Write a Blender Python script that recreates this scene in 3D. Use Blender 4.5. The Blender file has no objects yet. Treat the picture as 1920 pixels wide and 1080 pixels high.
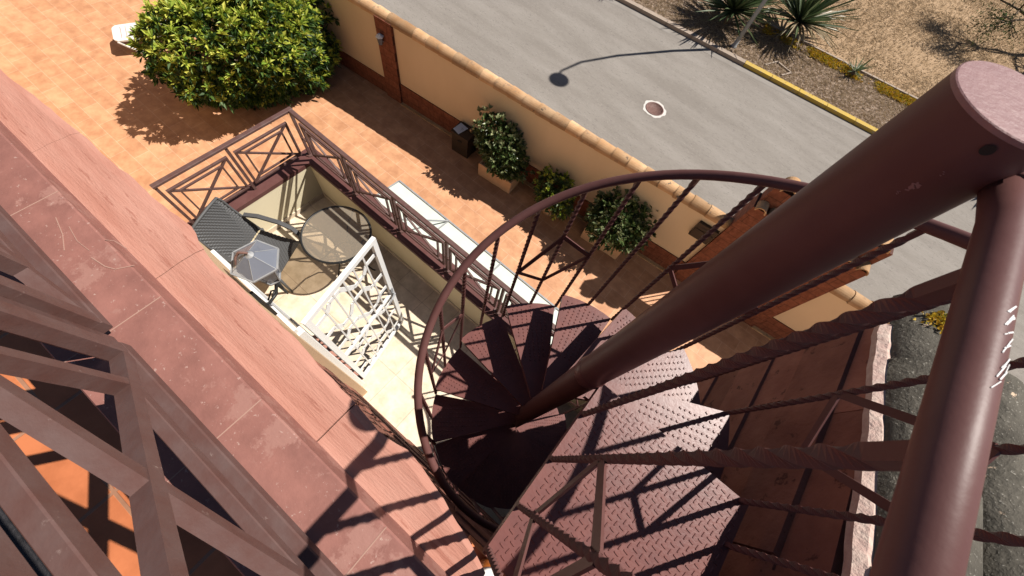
import bpy, bmesh, math, random
import numpy as np
from mathutils import Vector, Matrix
random.seed(7); rng = np.random.default_rng(7)
R = math.radians
S = bpy.context.scene
# ------------------------------------------------------------------ camera
EYE = Vector((0, 0, 7.7))
f = 721.0
zi = Vector((850-960, 862-540, f)).normalized()                 # straight down, in camera axes (x right, y down, z forward)
xi = zi.cross(Vector((0, 0, 1))).normalized(); yi = zi.cross(xi)
a0 = R(22.4)
Xi = (math.cos(a0)*xi + math.sin(a0)*yi)
if Xi.x + Xi.y < 0: Xi = -Xi
Yi = Xi.cross(zi)
if Yi.x - Yi.y < 0: Yi = -Yi
right = Vector((Xi.x, Yi.x, -zi.x)); down = Vector((Xi.y, Yi.y, -zi.y)); fwd = Vector((Xi.z, Yi.z, -zi.z))
cd = bpy.data.cameras.new('camera'); cam = bpy.data.objects.new('camera', cd); S.collection.objects.link(cam)
m = Matrix.Identity(4)
for i in range(3):
    m[i][0] = right[i]; m[i][1] = -down[i]; m[i][2] = -fwd[i]; m[i][3] = EYE[i]
cam.matrix_world = m
cd.sensor_width = 36; cd.lens = f/1920*36; cd.clip_end = 600; cd.clip_start = .02
S.camera = cam
cd.dof.use_dof = True; cd.dof.focus_distance = 2.6; cd.dof.aperture_fstop = 13
# ------------------------------------------------------------------ sun and sky
SAZ, SEL = 53.0, 51.8
w = bpy.data.worlds.new('World'); S.world = w; w.use_nodes = True
nt = w.node_tree; bg = nt.nodes['Background']
sk = nt.nodes.new('ShaderNodeTexSky'); sk.sky_type = 'NISHITA'; sk.sun_disc = False
sk.air_density = .65; sk.dust_density = .4; sk.sun_elevation = R(SEL); sk.sun_rotation = R(90-SAZ)
nt.links.new(sk.outputs[0], bg.inputs[0]); bg.inputs[1].default_value = .05
sl = bpy.data.lights.new('sun', 'SUN'); sl.energy = 5.0; sl.angle = R(.5); sl.color = (1, .945, .87)
so = bpy.data.objects.new('sun', sl); S.collection.objects.link(so)
sd = Vector((math.cos(R(SAZ))*math.cos(R(SEL)), math.sin(R(SAZ))*math.cos(R(SEL)), math.sin(R(SEL))))
so.rotation_euler = sd.to_track_quat('Z', 'Y').to_euler(); so.location = (0, 0, 30)
vs = S.view_settings; vs.view_transform = 'Standard'; vs.look = 'None'; vs.gamma = 1; vs.exposure = .40
S.cycles.diffuse_bounces = 1
# ------------------------------------------------------------------ helpers
COL = S.collection
def h(px, py):
    """pixel of the 1920x1080 photo -> horizontal offset per metre below the eye (house axes)"""
    r = Vector((px-960, py-540, f)); return r.dot(Xi)/r.dot(zi), r.dot(Yi)/r.dot(zi)
def org(o):
    v = Vector((0, 0, 0))
    while o is not None: v += Vector(o.location); o = o.parent
    return v
class MB:
    def __init__(s): s.v = []; s.f = []; s.mi = []; s.cur = 0; s.sm = set()
    def add(s, vs, fs, smooth=False):
        b = len(s.v); s.v += [tuple(v) for v in vs]
        for q in fs:
            if smooth: s.sm.add(len(s.f))
            s.f.append([b+i for i in q]); s.mi.append(s.cur)
        return s
    def box(s, x0, y0, z0, x1, y1, z1, rz=0, piv=None):
        vs = [Vector((x, y, z)) for z in (z0, z1) for x, y in ((x0, y0), (x1, y0), (x1, y1), (x0, y1))]
        if rz:
            p = Vector(piv or ((x0+x1)/2, (y0+y1)/2, 0)); Rm = Matrix.Rotation(rz, 3, 'Z')
            vs = [Rm @ (v-p)+p for v in vs]
        return s.add(vs, [(3, 2, 1, 0), (4, 5, 6, 7), (0, 1, 5, 4), (1, 2, 6, 5), (2, 3, 7, 6), (3, 0, 4, 7)])
    def bbox(s, x0, y0, z0, x1, y1, z1, b=.004):
        """box with chamfered vertical and top edges"""
        r = [(x0+b, y0), (x1-b, y0), (x1, y0+b), (x1, y1-b), (x1-b, y1), (x0+b, y1), (x0, y1-b), (x0, y0+b)]
        cx, cy = (x0+x1)/2, (y0+y1)/2
        r2 = [(x+(b if x < cx else -b), y+(b if y < cy else -b)) for x, y in r]
        vs = [(x, y, z0) for x, y in r]+[(x, y, z1-b) for x, y in r]+[(x, y, z1) for x, y in r2]
        fs = [list(range(7, -1, -1)), list(range(16, 24))]
        for k in (0, 8):
            for i in range(8): fs.append((k+i, k+(i+1) % 8, k+8+(i+1) % 8, k+8+i))
        return s.add(vs, fs)
    def bar(s, p, q, wd, th, up=(0, 0, 1), ch=0):
        p = Vector(p); q = Vector(q); d = (q-p).normalized(); u = Vector(up)
        if abs(d.dot(u)) > .99: u = Vector((1, 0, 0))
        a = d.cross(u).normalized(); b = a.cross(d).normalized()
        if ch:
            c = ch; prof = [(wd/2-c, -th/2), (wd/2, -th/2+c), (wd/2, th/2-c), (wd/2-c, th/2), (-wd/2+c, th/2), (-wd/2, th/2-c), (-wd/2, -th/2+c), (-wd/2+c, -th/2)]
        else: prof = [(wd/2, -th/2), (wd/2, th/2), (-wd/2, th/2), (-wd/2, -th/2)]
        n = len(prof); vs = [e+a*x+b*y for e in (p, q) for x, y in prof]
        return s.add(vs, [list(range(n-1, -1, -1)), list(range(n, 2*n))]+[(i, (i+1) % n, n+(i+1) % n, n+i) for i in range(n)])
    def tube(s, pts, r, n=10, cap=True):
        pts = [Vector(p) for p in pts]; rr = r if isinstance(r, (list, tuple)) else [r]*len(pts)
        t0 = (pts[1]-pts[0]).normalized(); u = t0.orthogonal().normalized(); vs = []
        for i, p in enumerate(pts):
            t = (pts[min(i+1, len(pts)-1)]-pts[max(i-1, 0)]).normalized()
            u = (u-t*u.dot(t)).normalized(); b = t.cross(u)
            vs += [p+(u*math.cos(2*math.pi*k/n)+b*math.sin(2*math.pi*k/n))*rr[i] for k in range(n)]
        fs = [(i*n+k, i*n+(k+1) % n, (i+1)*n+(k+1) % n, (i+1)*n+k) for i in range(len(pts)-1) for k in range(n)]
        s.add(vs, fs, True)
        if cap:
            b = len(s.v)-len(vs); s.f += [[b+k for k in range(n-1, -1, -1)], [b+(len(pts)-1)*n+k for k in range(n)]]; s.mi += [s.cur]*2
        return s
    def lathe(s, c, prof, n=32, smooth=True):
        vs = [(c[0]+r*math.cos(2*math.pi*k/n), c[1]+r*math.sin(2*math.pi*k/n), c[2]+z) for r, z in prof for k in range(n)]
        return s.add(vs, [(i*n+k, i*n+(k+1) % n, (i+1)*n+(k+1) % n, (i+1)*n+k) for i in range(len(prof)-1) for k in range(n)], smooth)
    def prism(s, poly, z0, z1):
        n = len(poly)
        return s.add([(x, y, z0) for x, y in poly]+[(x, y, z1) for x, y in poly],
                     [list(range(n-1, -1, -1)), list(range(n, 2*n))]+[(i, (i+1) % n, n+(i+1) % n, n+i) for i in range(n)])
    def build(s, name, mat, parent=None, **kw):
        me = bpy.data.meshes.new(name); o0 = org(parent)
        me.from_pydata([tuple(Vector(v)-o0) for v in s.v], [], s.f)
        mats = mat if isinstance(mat, (list, tuple)) else [mat]
        for mm in mats: me.materials.append(mm)
        for i, p in enumerate(me.polygons):
            p.material_index = s.mi[i]; p.use_smooth = i in s.sm
        me.update()
        o = bpy.data.objects.new(name, me); COL.objects.link(o)
        if parent is not None: o.parent = parent
        for k, v in kw.items(): o[k] = v
        return o
def thing(name, label, cat, loc, group=None):
    o = bpy.data.objects.new(name, None); COL.objects.link(o); o.location = loc; o.empty_display_size = .1
    o['label'] = label; o['category'] = cat
    if group: o['group'] = group
    return o
def tag(o, label, cat, group=None):
    o['label'] = label; o['category'] = cat
    if group: o['group'] = group
    return o
def dup(o, parent=None, loc=None):
    c = o.copy(); COL.objects.link(c); c.parent = parent
    if loc is not None: c.location = loc
    for ch in o.children: dup(ch, c)
    return c
# ------------------------------------------------------------------ materials
def mat(name, col, rough=.7, spec=.3, metal=0, var=None, vscale=4, bump=0, bscale=60, stretch=None, spots=None, coat=0):
    """col base; var second colour mixed by noise; spots=(colour, scale, threshold)"""
    mt = bpy.data.materials.new(name); mt.use_nodes = True; n = mt.node_tree; L = n.links.new
    b = n.nodes['Principled BSDF']; b.inputs['Roughness'].default_value = rough; b.inputs['Metallic'].default_value = metal
    b.inputs['Specular IOR Level'].default_value = spec; b.inputs['Base Color'].default_value = (*col, 1)
    b.inputs['Coat Weight'].default_value = coat
    tc = n.nodes.new('ShaderNodeTexCoord'); mp = n.nodes.new('ShaderNodeMapping'); L(tc.outputs['Object'], mp.inputs[0])
    if stretch: mp.inputs['Scale'].default_value = stretch
    cur = None
    def noise(sc, det=6, ro=.6):
        t = n.nodes.new('ShaderNodeTexNoise'); t.inputs['Scale'].default_value = sc; t.inputs['Detail'].default_value = det
        t.inputs['Roughness'].default_value = ro; L(mp.outputs[0], t.inputs['Vector']); return t
    if var:
        t = noise(vscale); r = n.nodes.new('ShaderNodeValToRGB'); r.color_ramp.elements[0].position = .35; r.color_ramp.elements[1].position = .68
        r.color_ramp.elements[0].color = (*col, 1); r.color_ramp.elements[1].color = (*var, 1)
        L(t.outputs['Fac'], r.inputs[0]); cur = r.outputs[0]
    if spots:
        for sp in (spots if isinstance(spots[0], (list, tuple)) and isinstance(spots[0][0], (list, tuple)) else [spots]):
            t = noise(sp[1], 8, .7); r = n.nodes.new('ShaderNodeValToRGB'); r.color_ramp.elements[0].position = sp[2]; r.color_ramp.elements[1].position = sp[2]+.04
            L(t.outputs['Fac'], r.inputs[0]); mx = n.nodes.new('ShaderNodeMix'); mx.data_type = 'RGBA'
            L(r.outputs[0], mx.inputs['Factor'])
            if cur: L(cur, mx.inputs[6])
            else: mx.inputs[6].default_value = (*col, 1)
            mx.inputs[7].default_value = (*sp[0], 1); cur = mx.outputs[2]
    if cur: L(cur, b.inputs['Base Color'])
    if bump:
        t = noise(bscale, 5); bp = n.nodes.new('ShaderNodeBump'); bp.inputs['Strength'].default_value = bump; bp.inputs['Distance'].default_value = .01
        L(t.outputs['Fac'], bp.inputs['Height']); L(bp.outputs[0], b.inputs['Normal'])
    return mt
def tiles(name, c1, c2, grout, sx, sy, rot=0, offset=.5, mortar=.012, rough=.6, bump=.3, mottle=None, msc=9, spec=.3):
    mt = bpy.data.materials.new(name); mt.use_nodes = True; n = mt.node_tree; L = n.links.new; b = n.nodes['Principled BSDF']
    b.inputs['Roughness'].default_value = rough; b.inputs['Specular IOR Level'].default_value = spec
    tc = n.nodes.new('ShaderNodeTexCoord'); mp = n.nodes.new('ShaderNodeMapping'); L(tc.outputs['Object'], mp.inputs[0]); mp.inputs['Rotation'].default_value = (0, 0, rot)
    br = n.nodes.new('ShaderNodeTexBrick'); br.offset = offset; L(mp.outputs[0], br.inputs['Vector'])
    br.inputs['Color1'].default_value = (*c1, 1); br.inputs['Color2'].default_value = (*c2, 1); br.inputs['Mortar'].default_value = (*grout, 1)
    br.inputs['Scale'].default_value = 1; br.inputs['Brick Width'].default_value = sx; br.inputs['Row Height'].default_value = sy
    br.inputs['Mortar Size'].default_value = mortar/2; br.inputs['Mortar Smooth'].default_value = .3
    nz = n.nodes.new('ShaderNodeTexNoise'); nz.inputs['Scale'].default_value = msc; nz.inputs['Detail'].default_value = 8; nz.inputs['Roughness'].default_value = .65; L(tc.outputs['Object'], nz.inputs['Vector'])
    r = n.nodes.new('ShaderNodeValToRGB'); r.color_ramp.elements[0].position = .36; r.color_ramp.elements[1].position = .66
    r.color_ramp.elements[0].color = (*(mottle or (.75, .7, .66)), 1); r.color_ramp.elements[1].color = (1.12, 1.1, 1.08, 1)
    L(nz.outputs['Fac'], r.inputs[0]); mx = n.nodes.new('ShaderNodeMix'); mx.data_type = 'RGBA'; mx.blend_type = 'MULTIPLY'; mx.inputs['Factor'].default_value = 1
    L(br.outputs['Color'], mx.inputs[6]); L(r.outputs[0], mx.inputs[7]); L(mx.outputs[2], b.inputs['Base Color'])
    bp = n.nodes.new('ShaderNodeBump'); bp.inputs['Strength'].default_value = bump; bp.inputs['Distance'].default_value = .004; bp.invert = True
    L(br.outputs['Fac'], bp.inputs['Height']); L(bp.outputs[0], b.inputs['Normal'])
    return mt
METAL = mat('brown_painted_steel', (.140, .064, .058), .45, .22, var=(.118, .050, .045), vscale=9, bump=.05, bscale=40, spots=((.30, .20, .18), 55, .735))
METALD = mat('brown_painted_tread', (.185, .073, .063), .36, .26, var=(.145, .060, .055), vscale=14, bump=.08, bscale=70, spots=((.42, .33, .30), 46, .70))
RAILM = mat('weathered_brown_steel', (.115, .056, .047), .5, .25, var=(.135, .084, .076), vscale=14, bump=.12, bscale=60, spots=[((.24, .17, .15), 30, .66), ((.42, .33, .30), 90, .72)])
CAPM = mat('column_cap_paint', (.25, .13, .125), .45, .35, var=(.31, .175, .165), vscale=25, bump=.2, bscale=120, spots=((.75, .66, .64), 160, .68))
STONE = mat('split_stone_coping', (.42, .195, .145), .88, .15, var=(.50, .26, .20), vscale=3, stretch=(1.0, 9, 6), bump=.35, bscale=26, spots=[((.35, .15, .11), 4, .60), ((.55, .33, .26), 30, .66)])
COPT = mat('red_brown_tile', (.235, .103, .084), .65, .3, var=(.32, .142, .115), vscale=12, bump=.12, bscale=60, spots=[((.33, .165, .135), 8, .55), ((.50, .36, .30), 16, .665), ((.42, .27, .23), 80, .62)])
GROUT = mat('pale_grout', (.40, .24, .19), .9)
SLAB = mat('brown_stone_slab', (.24, .095, .068), .85, .2, var=(.34, .15, .105), vscale=5, bump=.9, bscale=14, spots=((.12, .05, .038), 9, .60))
MORT = mat('pink_mortar', (.55, .38, .33), .95, .1, var=(.68, .54, .46), vscale=30, bump=.8, bscale=50)
WALLC = mat('cream_render', (.60, .42, .26), .9, .15, var=(.56, .39, .245), vscale=2.2, bump=.12, bscale=140)
WALLY = mat('yellow_render', (.76, .60, .42), .9, .15, var=(.72, .56, .385), vscale=1.6, bump=.15, bscale=160, stretch=(1, 1, .5))
BALW = mat('balcony_render', (.80, .71, .50), .9, .15, bump=.1, bscale=140)
YARD = tiles('terracotta_yard_tiles', (.645, .355, .20), (.555, .295, .16), (.69, .44, .29), .66, .33, 0, .5, .012, .62, .3, (.80, .72, .68), 3.2)
TERR = tiles('terrace_tiles', (.58, .20, .085), (.52, .175, .075), (.36, .19, .12), .33, .33, 0, 0, .012, .4, .4, (.8, .75, .7), 6)
BALF = tiles('cream_floor_tiles', (.80, .70, .56), (.77, .66, .52), (.56, .46, .36), .45, .45, 0, 0, .009, .45, .3, (.82, .78, .72), 7)
PLINTH = tiles('brown_stone_cladding', (.215, .075, .045), (.255, .095, .058), (.10, .04, .028), .34, .2, 0, .4, .012, .8, .6, (.65, .6, .55), 12)
def rotx(mt_):  # brick pattern on vertical faces lying along x
    for nd in mt_.node_tree.nodes:
        if nd.type == 'MAPPING': nd.inputs['Rotation'].default_value = (R(90), 0, 0)
rotx(PLINTH)
ROAD = mat('sun_bleached_asphalt', (.235, .210, .185), .9, .1, var=(.30, .272, .243), vscale=1.0, stretch=(.35, 1.6, 1), bump=.8, bscale=90, spots=[((.18, .162, .145), 26, .575), ((.37, .335, .30), 36, .60)])
KERB = mat('concrete_kerb', (.40, .32, .26), .9, .1, var=(.32, .26, .21), vscale=3, bump=.3, bscale=50)
YELL = mat('yellow_kerb_paint', (.56, .38, .07), .8, .15, var=(.48, .34, .10), vscale=4, spots=((.38, .31, .22), 9, .58))
SOIL = mat('straw_litter_soil', (.20, .14, .105), .95, .1, var=(.38, .29, .22), vscale=14, bump=1, bscale=40, spots=((.52, .44, .36), 28, .60))
DRY = mat('dry_grass', (.42, .29, .18), .95, .1, var=(.30, .20, .115), vscale=2.5, bump=1, bscale=30, spots=((.60, .46, .31), 12, .60))
WHITE = mat('white_plastic', (.80, .77, .74), .4, .4)
WHITEM = mat('white_painted_metal', (.80, .80, .78), .4, .4)
AWN = mat('frosted_awning_panel', (.56, .60, .53), .35, .4, var=(.62, .66, .60), vscale=3, spots=((.52, .42, .28), 5, .72))
AWNS = mat('awning_dirt_edge', (.40, .36, .28), .6)
WICK = mat('dark_wicker', (.085, .086, .088), .55, .35)
BLACKM = mat('black_metal', (.02, .02, .02), .4, .4)
GREYM = mat('grey_aged_metal', (.26, .27, .28), .5, .4, var=(.34, .34, .34), vscale=20)
DARKB = mat('dark_brown_box', (.045, .032, .024), .5, .3)
TILEC = mat('clay_ridge_tile', (.50, .285, .14), .85, .15, var=(.62, .41, .24), vscale=4, bump=.3, bscale=50, spots=[((.40, .26, .16), 9, .58), ((.17, .135, .10), 5.5, .61)])
def island(mt_, amt=.35):
    n = mt_.node_tree; b = n.nodes['Principled BSDF']; src = b.inputs['Base Color'].links[0].from_socket
    g = n.nodes.new('ShaderNodeNewGeometry'); mr = n.nodes.new('ShaderNodeMapRange'); mr.inputs[3].default_value = 1-amt; mr.inputs[4].default_value = 1+amt*.6
    n.links.new(g.outputs['Random Per Island'], mr.inputs[0]); hs_ = n.nodes.new('ShaderNodeHueSaturation'); n.links.new(src, hs_.inputs['Color']); n.links.new(mr.outputs[0], hs_.inputs['Value']); n.links.new(hs_.outputs[0], b.inputs['Base Color'])
island(TILEC, .32)
ROOFT = mat('lichen_roof_tile', (.070, .063, .052), .9, .1, var=(.125, .113, .093), vscale=9, bump=.9, bscale=60, spots=[((.30, .28, .24), 120, .60), ((.62, .46, .33), 16, .64), ((.60, .54, .44), 70, .69)])
island(ROOFT, .25); island(SLAB, .3)
IRON = mat('cast_iron_cover', (.16, .085, .07), .6, .3, var=(.22, .13, .11), vscale=20, bump=.5, bscale=60)
CEM = mat('pale_cement', (.60, .57, .53), .9)
PAPER = mat('white_paper', (.84, .84, .90), .8)
POT = mat('sand_planter', (.62, .40, .25), .75, .2, var=(.68, .47, .31), vscale=6)
BARK = mat('grey_bark', (.16, .12, .085), .9, .1, bump=.6, bscale=40)
SHADE = mat('dark_terrace_shade', (.035, .033, .035), .9, .1, var=(.07, .065, .07), vscale=30, bump=.8, bscale=80)  # terrace shadow over grey, put into the colour of an invented sheet
ORNG = mat('amber_jar', (.55, .16, .03), .3, .5)
def leafmat(name, c1, c2, c3, rough=.45):
    mt = bpy.data.materials.new(name); mt.use_nodes = True; n = mt.node_tree; L = n.links.new; b = n.nodes['Principled BSDF']
    g = n.nodes.new('ShaderNodeNewGeometry'); r = n.nodes.new('ShaderNodeValToRGB'); r.color_ramp.elements[0].color = (*c1, 1); r.color_ramp.elements[1].color = (*c3, 1)
    e = r.color_ramp.elements.new(.5); e.color = (*c2, 1)
    L(g.outputs['Random Per Island'], r.inputs[0]); L(r.outputs[0], b.inputs['Base Color'])
    b.inputs['Roughness'].default_value = rough; b.inputs['Specular IOR Level'].default_value = .4
    b.inputs['Subsurface Weight'].default_value = 0
    tr = n.nodes.new('ShaderNodeBsdfTranslucent'); L(r.outputs[0], tr.inputs[0]); ms = n.nodes.new('ShaderNodeMixShader'); ms.inputs[0].default_value = .22
    L(b.outputs[0], ms.inputs[1]); L(tr.outputs[0], ms.inputs[2]); L(ms.outputs[0], n.nodes['Material Output'].inputs[0])
    return mt
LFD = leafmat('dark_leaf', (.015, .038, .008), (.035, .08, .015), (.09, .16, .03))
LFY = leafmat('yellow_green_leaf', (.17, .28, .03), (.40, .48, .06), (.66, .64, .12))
LFG = leafmat('glossy_leaf', (.035, .065, .02), (.075, .12, .035), (.16, .21, .07), .35)
LFV = leafmat('pale_leaf', (.16, .20, .09), (.24, .28, .13), (.36, .38, .20), .35)
AGV = leafmat('agave_leaf', (.06, .10, .04), (.10, .14, .06), (.17, .20, .10))
AGD = leafmat('dry_agave_leaf', (.30, .24, .14), (.36, .29, .18), (.42, .35, .24))
FLW = leafmat('yellow_groundcover', (.50, .26, .02), (.66, .44, .03), (.26, .26, .04))
DRB = leafmat('straw_blade', (.34, .25, .15), (.48, .36, .23), (.60, .48, .33))
GLS = bpy.data.materials.new('frosted_table_glass'); GLS.use_nodes = True
_n = GLS.node_tree; _b = _n.nodes['Principled BSDF']; _b.inputs['Base Color'].default_value = (.50, .44, .36, 1); _b.inputs['Roughness'].default_value = .25
_t = _n.nodes.new('ShaderNodeBsdfTransparent'); _t.inputs[0].default_value = (.82, .77, .70, 1); _m = _n.nodes.new('ShaderNodeMixShader'); _m.inputs[0].default_value = .70
_n.links.new(_b.outputs[0], _m.inputs[1]); _n.links.new(_t.outputs[0], _m.inputs[2]); _n.links.new(_m.outputs[0], _n.nodes['Material Output'].inputs[0])
LGL = GLS.copy(); LGL.name = 'dusty_lantern_glass'; LGL.node_tree.nodes['Principled BSDF'].inputs['Base Color'].default_value = (.20, .22, .27, 1)
for nd in LGL.node_tree.nodes:
    if nd.type == 'MIX_SHADER': nd.inputs[0].default_value = .3
# ------------------------------------------------------------------ ground, road, verge
def frame(rot):
    c, s_ = math.cos(R(rot)), math.sin(R(rot)); return lambda x, y: (c*x-s_*y, s_*x+c*y)
W5 = frame(5.5); R7 = frame(7.0)
def sheet(name, poly, z, mt, kind='structure'):
    b = MB(); b.add([(x, y, z) for x, y in poly], [list(range(len(poly)))]); return b.build(name, mt, kind=kind)
sheet('ground', [(-250, -250), (250, -250), (250, 250), (-250, 250)], -.06, DRY)
sheet('yard_paving', [(-40, -12), (14, -12), W5(14, 6.3), W5(-40, 6.3)], 0, YARD)
sheet('road', [W5(-60, 6.35), W5(60, 6.35), R7(60, 15.18), R7(-60, 15.18)], -.02, ROAD)
sheet('planting_bed', [R7(-60, 15.35), R7(60, 15.35), R7(60, 18.1), R7(-60, 18.1)], .06, SOIL)
# dry grass field slightly uneven
nb = MB(); nx, ny = 60, 40
pts = []
for j in range(ny+1):
    for i in range(nx+1):
        x, y = R7(-30+i*1.1, 18.1+j*.8); pts.append((x, y, .07+.05*math.sin(i*.7)*math.cos(j*.9)))
nb.add(pts, [(j*(nx+1)+i, j*(nx+1)+i+1, (j+1)*(nx+1)+i+1, (j+1)*(nx+1)+i) for j in range(ny) for i in range(nx)]); nb.build('dry_grass_field', DRY, kind='structure')
kb = MB(); ky = MB()
x = -60.0
while x < 60:
    L_ = 1.0; b_ = ky if .9 < x < 14 else kb
    p = [R7(x+.008, 15.17), R7(x+L_-.008, 15.17), R7(x+L_-.008, 15.36), R7(x+.008, 15.36)]
    b_.prism(p, -.05, .10); x += L_
kb.build('kerb', KERB, kind='structure'); ky.build('yellow_kerb', YELL, kind='structure')
sheet('gutter_strip', [R7(-60, 14.86), R7(60, 14.86), R7(60, 15.165), R7(-60, 15.165)], -.016, mat('gutter_concrete', (.29, .265, .24), .9, .1, var=(.24, .215, .19), vscale=2))
# crack line by the wall
cb = MB(); yy = 8.66
xs = [(-22+.35*i) for i in range(120)]
jit = [.035*math.sin(i*1.7)+.025*random.random() for i in range(len(xs))]
for i in range(len(xs)-1):
    a = W5(xs[i], 8.62+jit[i]); b2 = W5(xs[i+1], 8.62+jit[i+1]); c2 = W5(xs[i+1], 8.645+jit[i+1]); d2 = W5(xs[i], 8.645+jit[i])
    cb.add([(*a, -.0155), (*b2, -.0155), (*c2, -.0155), (*d2, -.0155)], [(0, 1, 2, 3)])
cb.build('road_crack', mat('crack_tar', (.06, .055, .05), .9), kind='structure')
# manhole
mc = (-1.98, 10.9)
mh = thing('manhole_cover', 'round rusty manhole cover ringed with pale cement in the road', 'manhole cover', (mc[0], mc[1], -.02))
b = MB(); n = 40; ring = []
for k in range(n):
    a = 2*math.pi*k/n; rr = .36+.018*math.sin(5*a)+.012*math.sin(11*a+1); ring.append((mc[0]+rr*math.cos(a), mc[1]+rr*math.sin(a)))
b.prism(ring, -.02, -.014); b.build('cement_ring', CEM, mh)
b = MB(); b.lathe((mc[0], mc[1], -.014), [(.285, 0), (.285, .008), (.25, .01), (.25, .006), (.0, .006)], 40)
for i in range(-6, 7):
    for j in range(-6, 7):
        if (i*i+j*j)*.0013 < .05 and (i+j) % 2 == 0: b.box(mc[0]+i*.036-.012, mc[1]+j*.036-.012, -.009, mc[0]+i*.036+.012, mc[1]+j*.036+.012, -.002)
b.build('iron_lid', IRON, mh)
# ------------------------------------------------------------------ foliage helpers
def leafmesh(pos, dirs, length, width, fold=.25):
    """arrays of leaf origins and directions -> verts, faces (4-vert folded leaves)"""
    N = len(pos); d = dirs/np.linalg.norm(dirs, axis=1, keepdims=True)
    up = rng.normal(size=(N, 3))*.35+np.array([0, 0, 1]); s = np.cross(d, up); s /= np.linalg.norm(s, axis=1, keepdims=True)+1e-9
    nrm = np.cross(s, d); L_ = length*(.7+.6*rng.random((N, 1))); W_ = width*(.7+.6*rng.random((N, 1)))
    p0 = pos; p1 = pos+d*L_*.55+s*W_*.5+nrm*W_*fold; p2 = pos+d*L_; p3 = pos+d*L_*.55-s*W_*.5+nrm*W_*fold; p2 = p2-np.array([0, 0, 1])*L_*.1
    V = np.stack([p0, p1, p2, p3], 1).reshape(-1, 3); i = np.arange(N)[:, None]*4
    F = np.concatenate([i, i+1, i+2, i, i+2, i+3], 1).reshape(-1, 3)
    return V, F
def leafobj(name, parts, mats, parent=None):
    """parts: list of (V,F,matindex)"""
    Vs = []; Fs = []; mi = []; off = 0
    for V, F, k in parts: Vs.append(V); Fs.append(F+off); mi.append(np.full(len(F), k)); off += len(V)
    V = np.concatenate(Vs)-np.array(org(parent)); F = np.concatenate(Fs); mi = np.concatenate(mi).astype(np.int32)
    me = bpy.data.meshes.new(name); me.from_pydata(V.tolist(), [], F.tolist())
    for mm in mats: me.materials.append(mm)
    me.polygons.foreach_set('material_index', mi); me.update()
    o = bpy.data.objects.new(name, me); COL.objects.link(o)
    if parent is not None: o.parent = parent
    return o
def crown(c, rad, nros, leaf, wid, per=7, lump=.22, shell=.55, topmat=(0, 1), topz=.1, nl=9, updir=.5, young=.86, tight=.75):
    """rosettes of leaves through the outer volume of a lumpy ellipsoid"""
    c = np.array(c); rad = np.array(rad); lumps = rng.normal(size=(nl, 3)); lumps /= np.linalg.norm(lumps, axis=1, keepdims=True)
    amp = lump*(rng.random(nl)*1.6-.45)
    u = rng.normal(size=(nros, 3)); u /= np.linalg.norm(u, axis=1, keepdims=True)
    k = 1+(np.clip((u@lumps.T-.55)/.45, 0, 1)*amp).sum(1)
    gap = np.sin(u[:, 0]*9+u[:, 1]*5)*np.sin(u[:, 1]*8-u[:, 2]*7)*.10+np.sin(u[:, 0]*19-u[:, 2]*13)*np.sin(u[:, 1]*17+u[:, 2]*11)*.07
    rr = (shell+(1-shell)*rng.random(nros)**.6)*(k+gap)
    pos = c+u*rad*rr[:, None]; outer = rr/(k+gap)
    pos = np.repeat(pos, per, 0); uu = np.repeat(u, per, 0); oo = np.repeat(outer, per)
    tip = uu*.9+np.array([0, 0, updir]); d = tip*(.75 if tight < .7 else 1)+rng.normal(size=tip.shape)*.75
    V, F = leafmesh(pos, d, leaf, wid)
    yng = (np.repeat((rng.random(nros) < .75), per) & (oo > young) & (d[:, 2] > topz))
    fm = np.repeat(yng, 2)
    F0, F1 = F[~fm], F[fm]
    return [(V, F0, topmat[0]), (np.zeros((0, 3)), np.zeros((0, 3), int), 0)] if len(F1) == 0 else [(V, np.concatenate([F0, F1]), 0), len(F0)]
def crown_obj(name, specs, mats, parent):
    Vs = []; Fs = []; mi = []; off = 0
    for sp in specs:
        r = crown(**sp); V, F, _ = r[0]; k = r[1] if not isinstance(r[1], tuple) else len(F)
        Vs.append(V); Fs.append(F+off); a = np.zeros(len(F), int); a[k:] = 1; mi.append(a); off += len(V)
    V = np.concatenate(Vs); F = np.concatenate(Fs); mi = np.concatenate(mi)
    o = leafobj(name, [(V, F, 0)], mats, parent); o.data.polygons.foreach_set('material_index', mi.astype(np.int32)); return o
def branchy(c, r, z0, z1, n=7, th=.02):
    b = MB()
    for i in range(n):
        a = 2*math.pi*i/n+random.random(); q = (c[0]+r*math.cos(a)*(.5+.5*random.random()), c[1]+r*math.sin(a)*(.5+.5*random.random()), z1*(.7+.3*random.random()))
        mid = (c[0]+(q[0]-c[0])*.35, c[1]+(q[1]-c[1])*.35, z0+(q[2]-z0)*.5)
        b.tube([(c[0]+.02*math.cos(a), c[1]+.02*math.sin(a), z0), mid, q], [th, th*.7, th*.3], 6)
    return b
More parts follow.
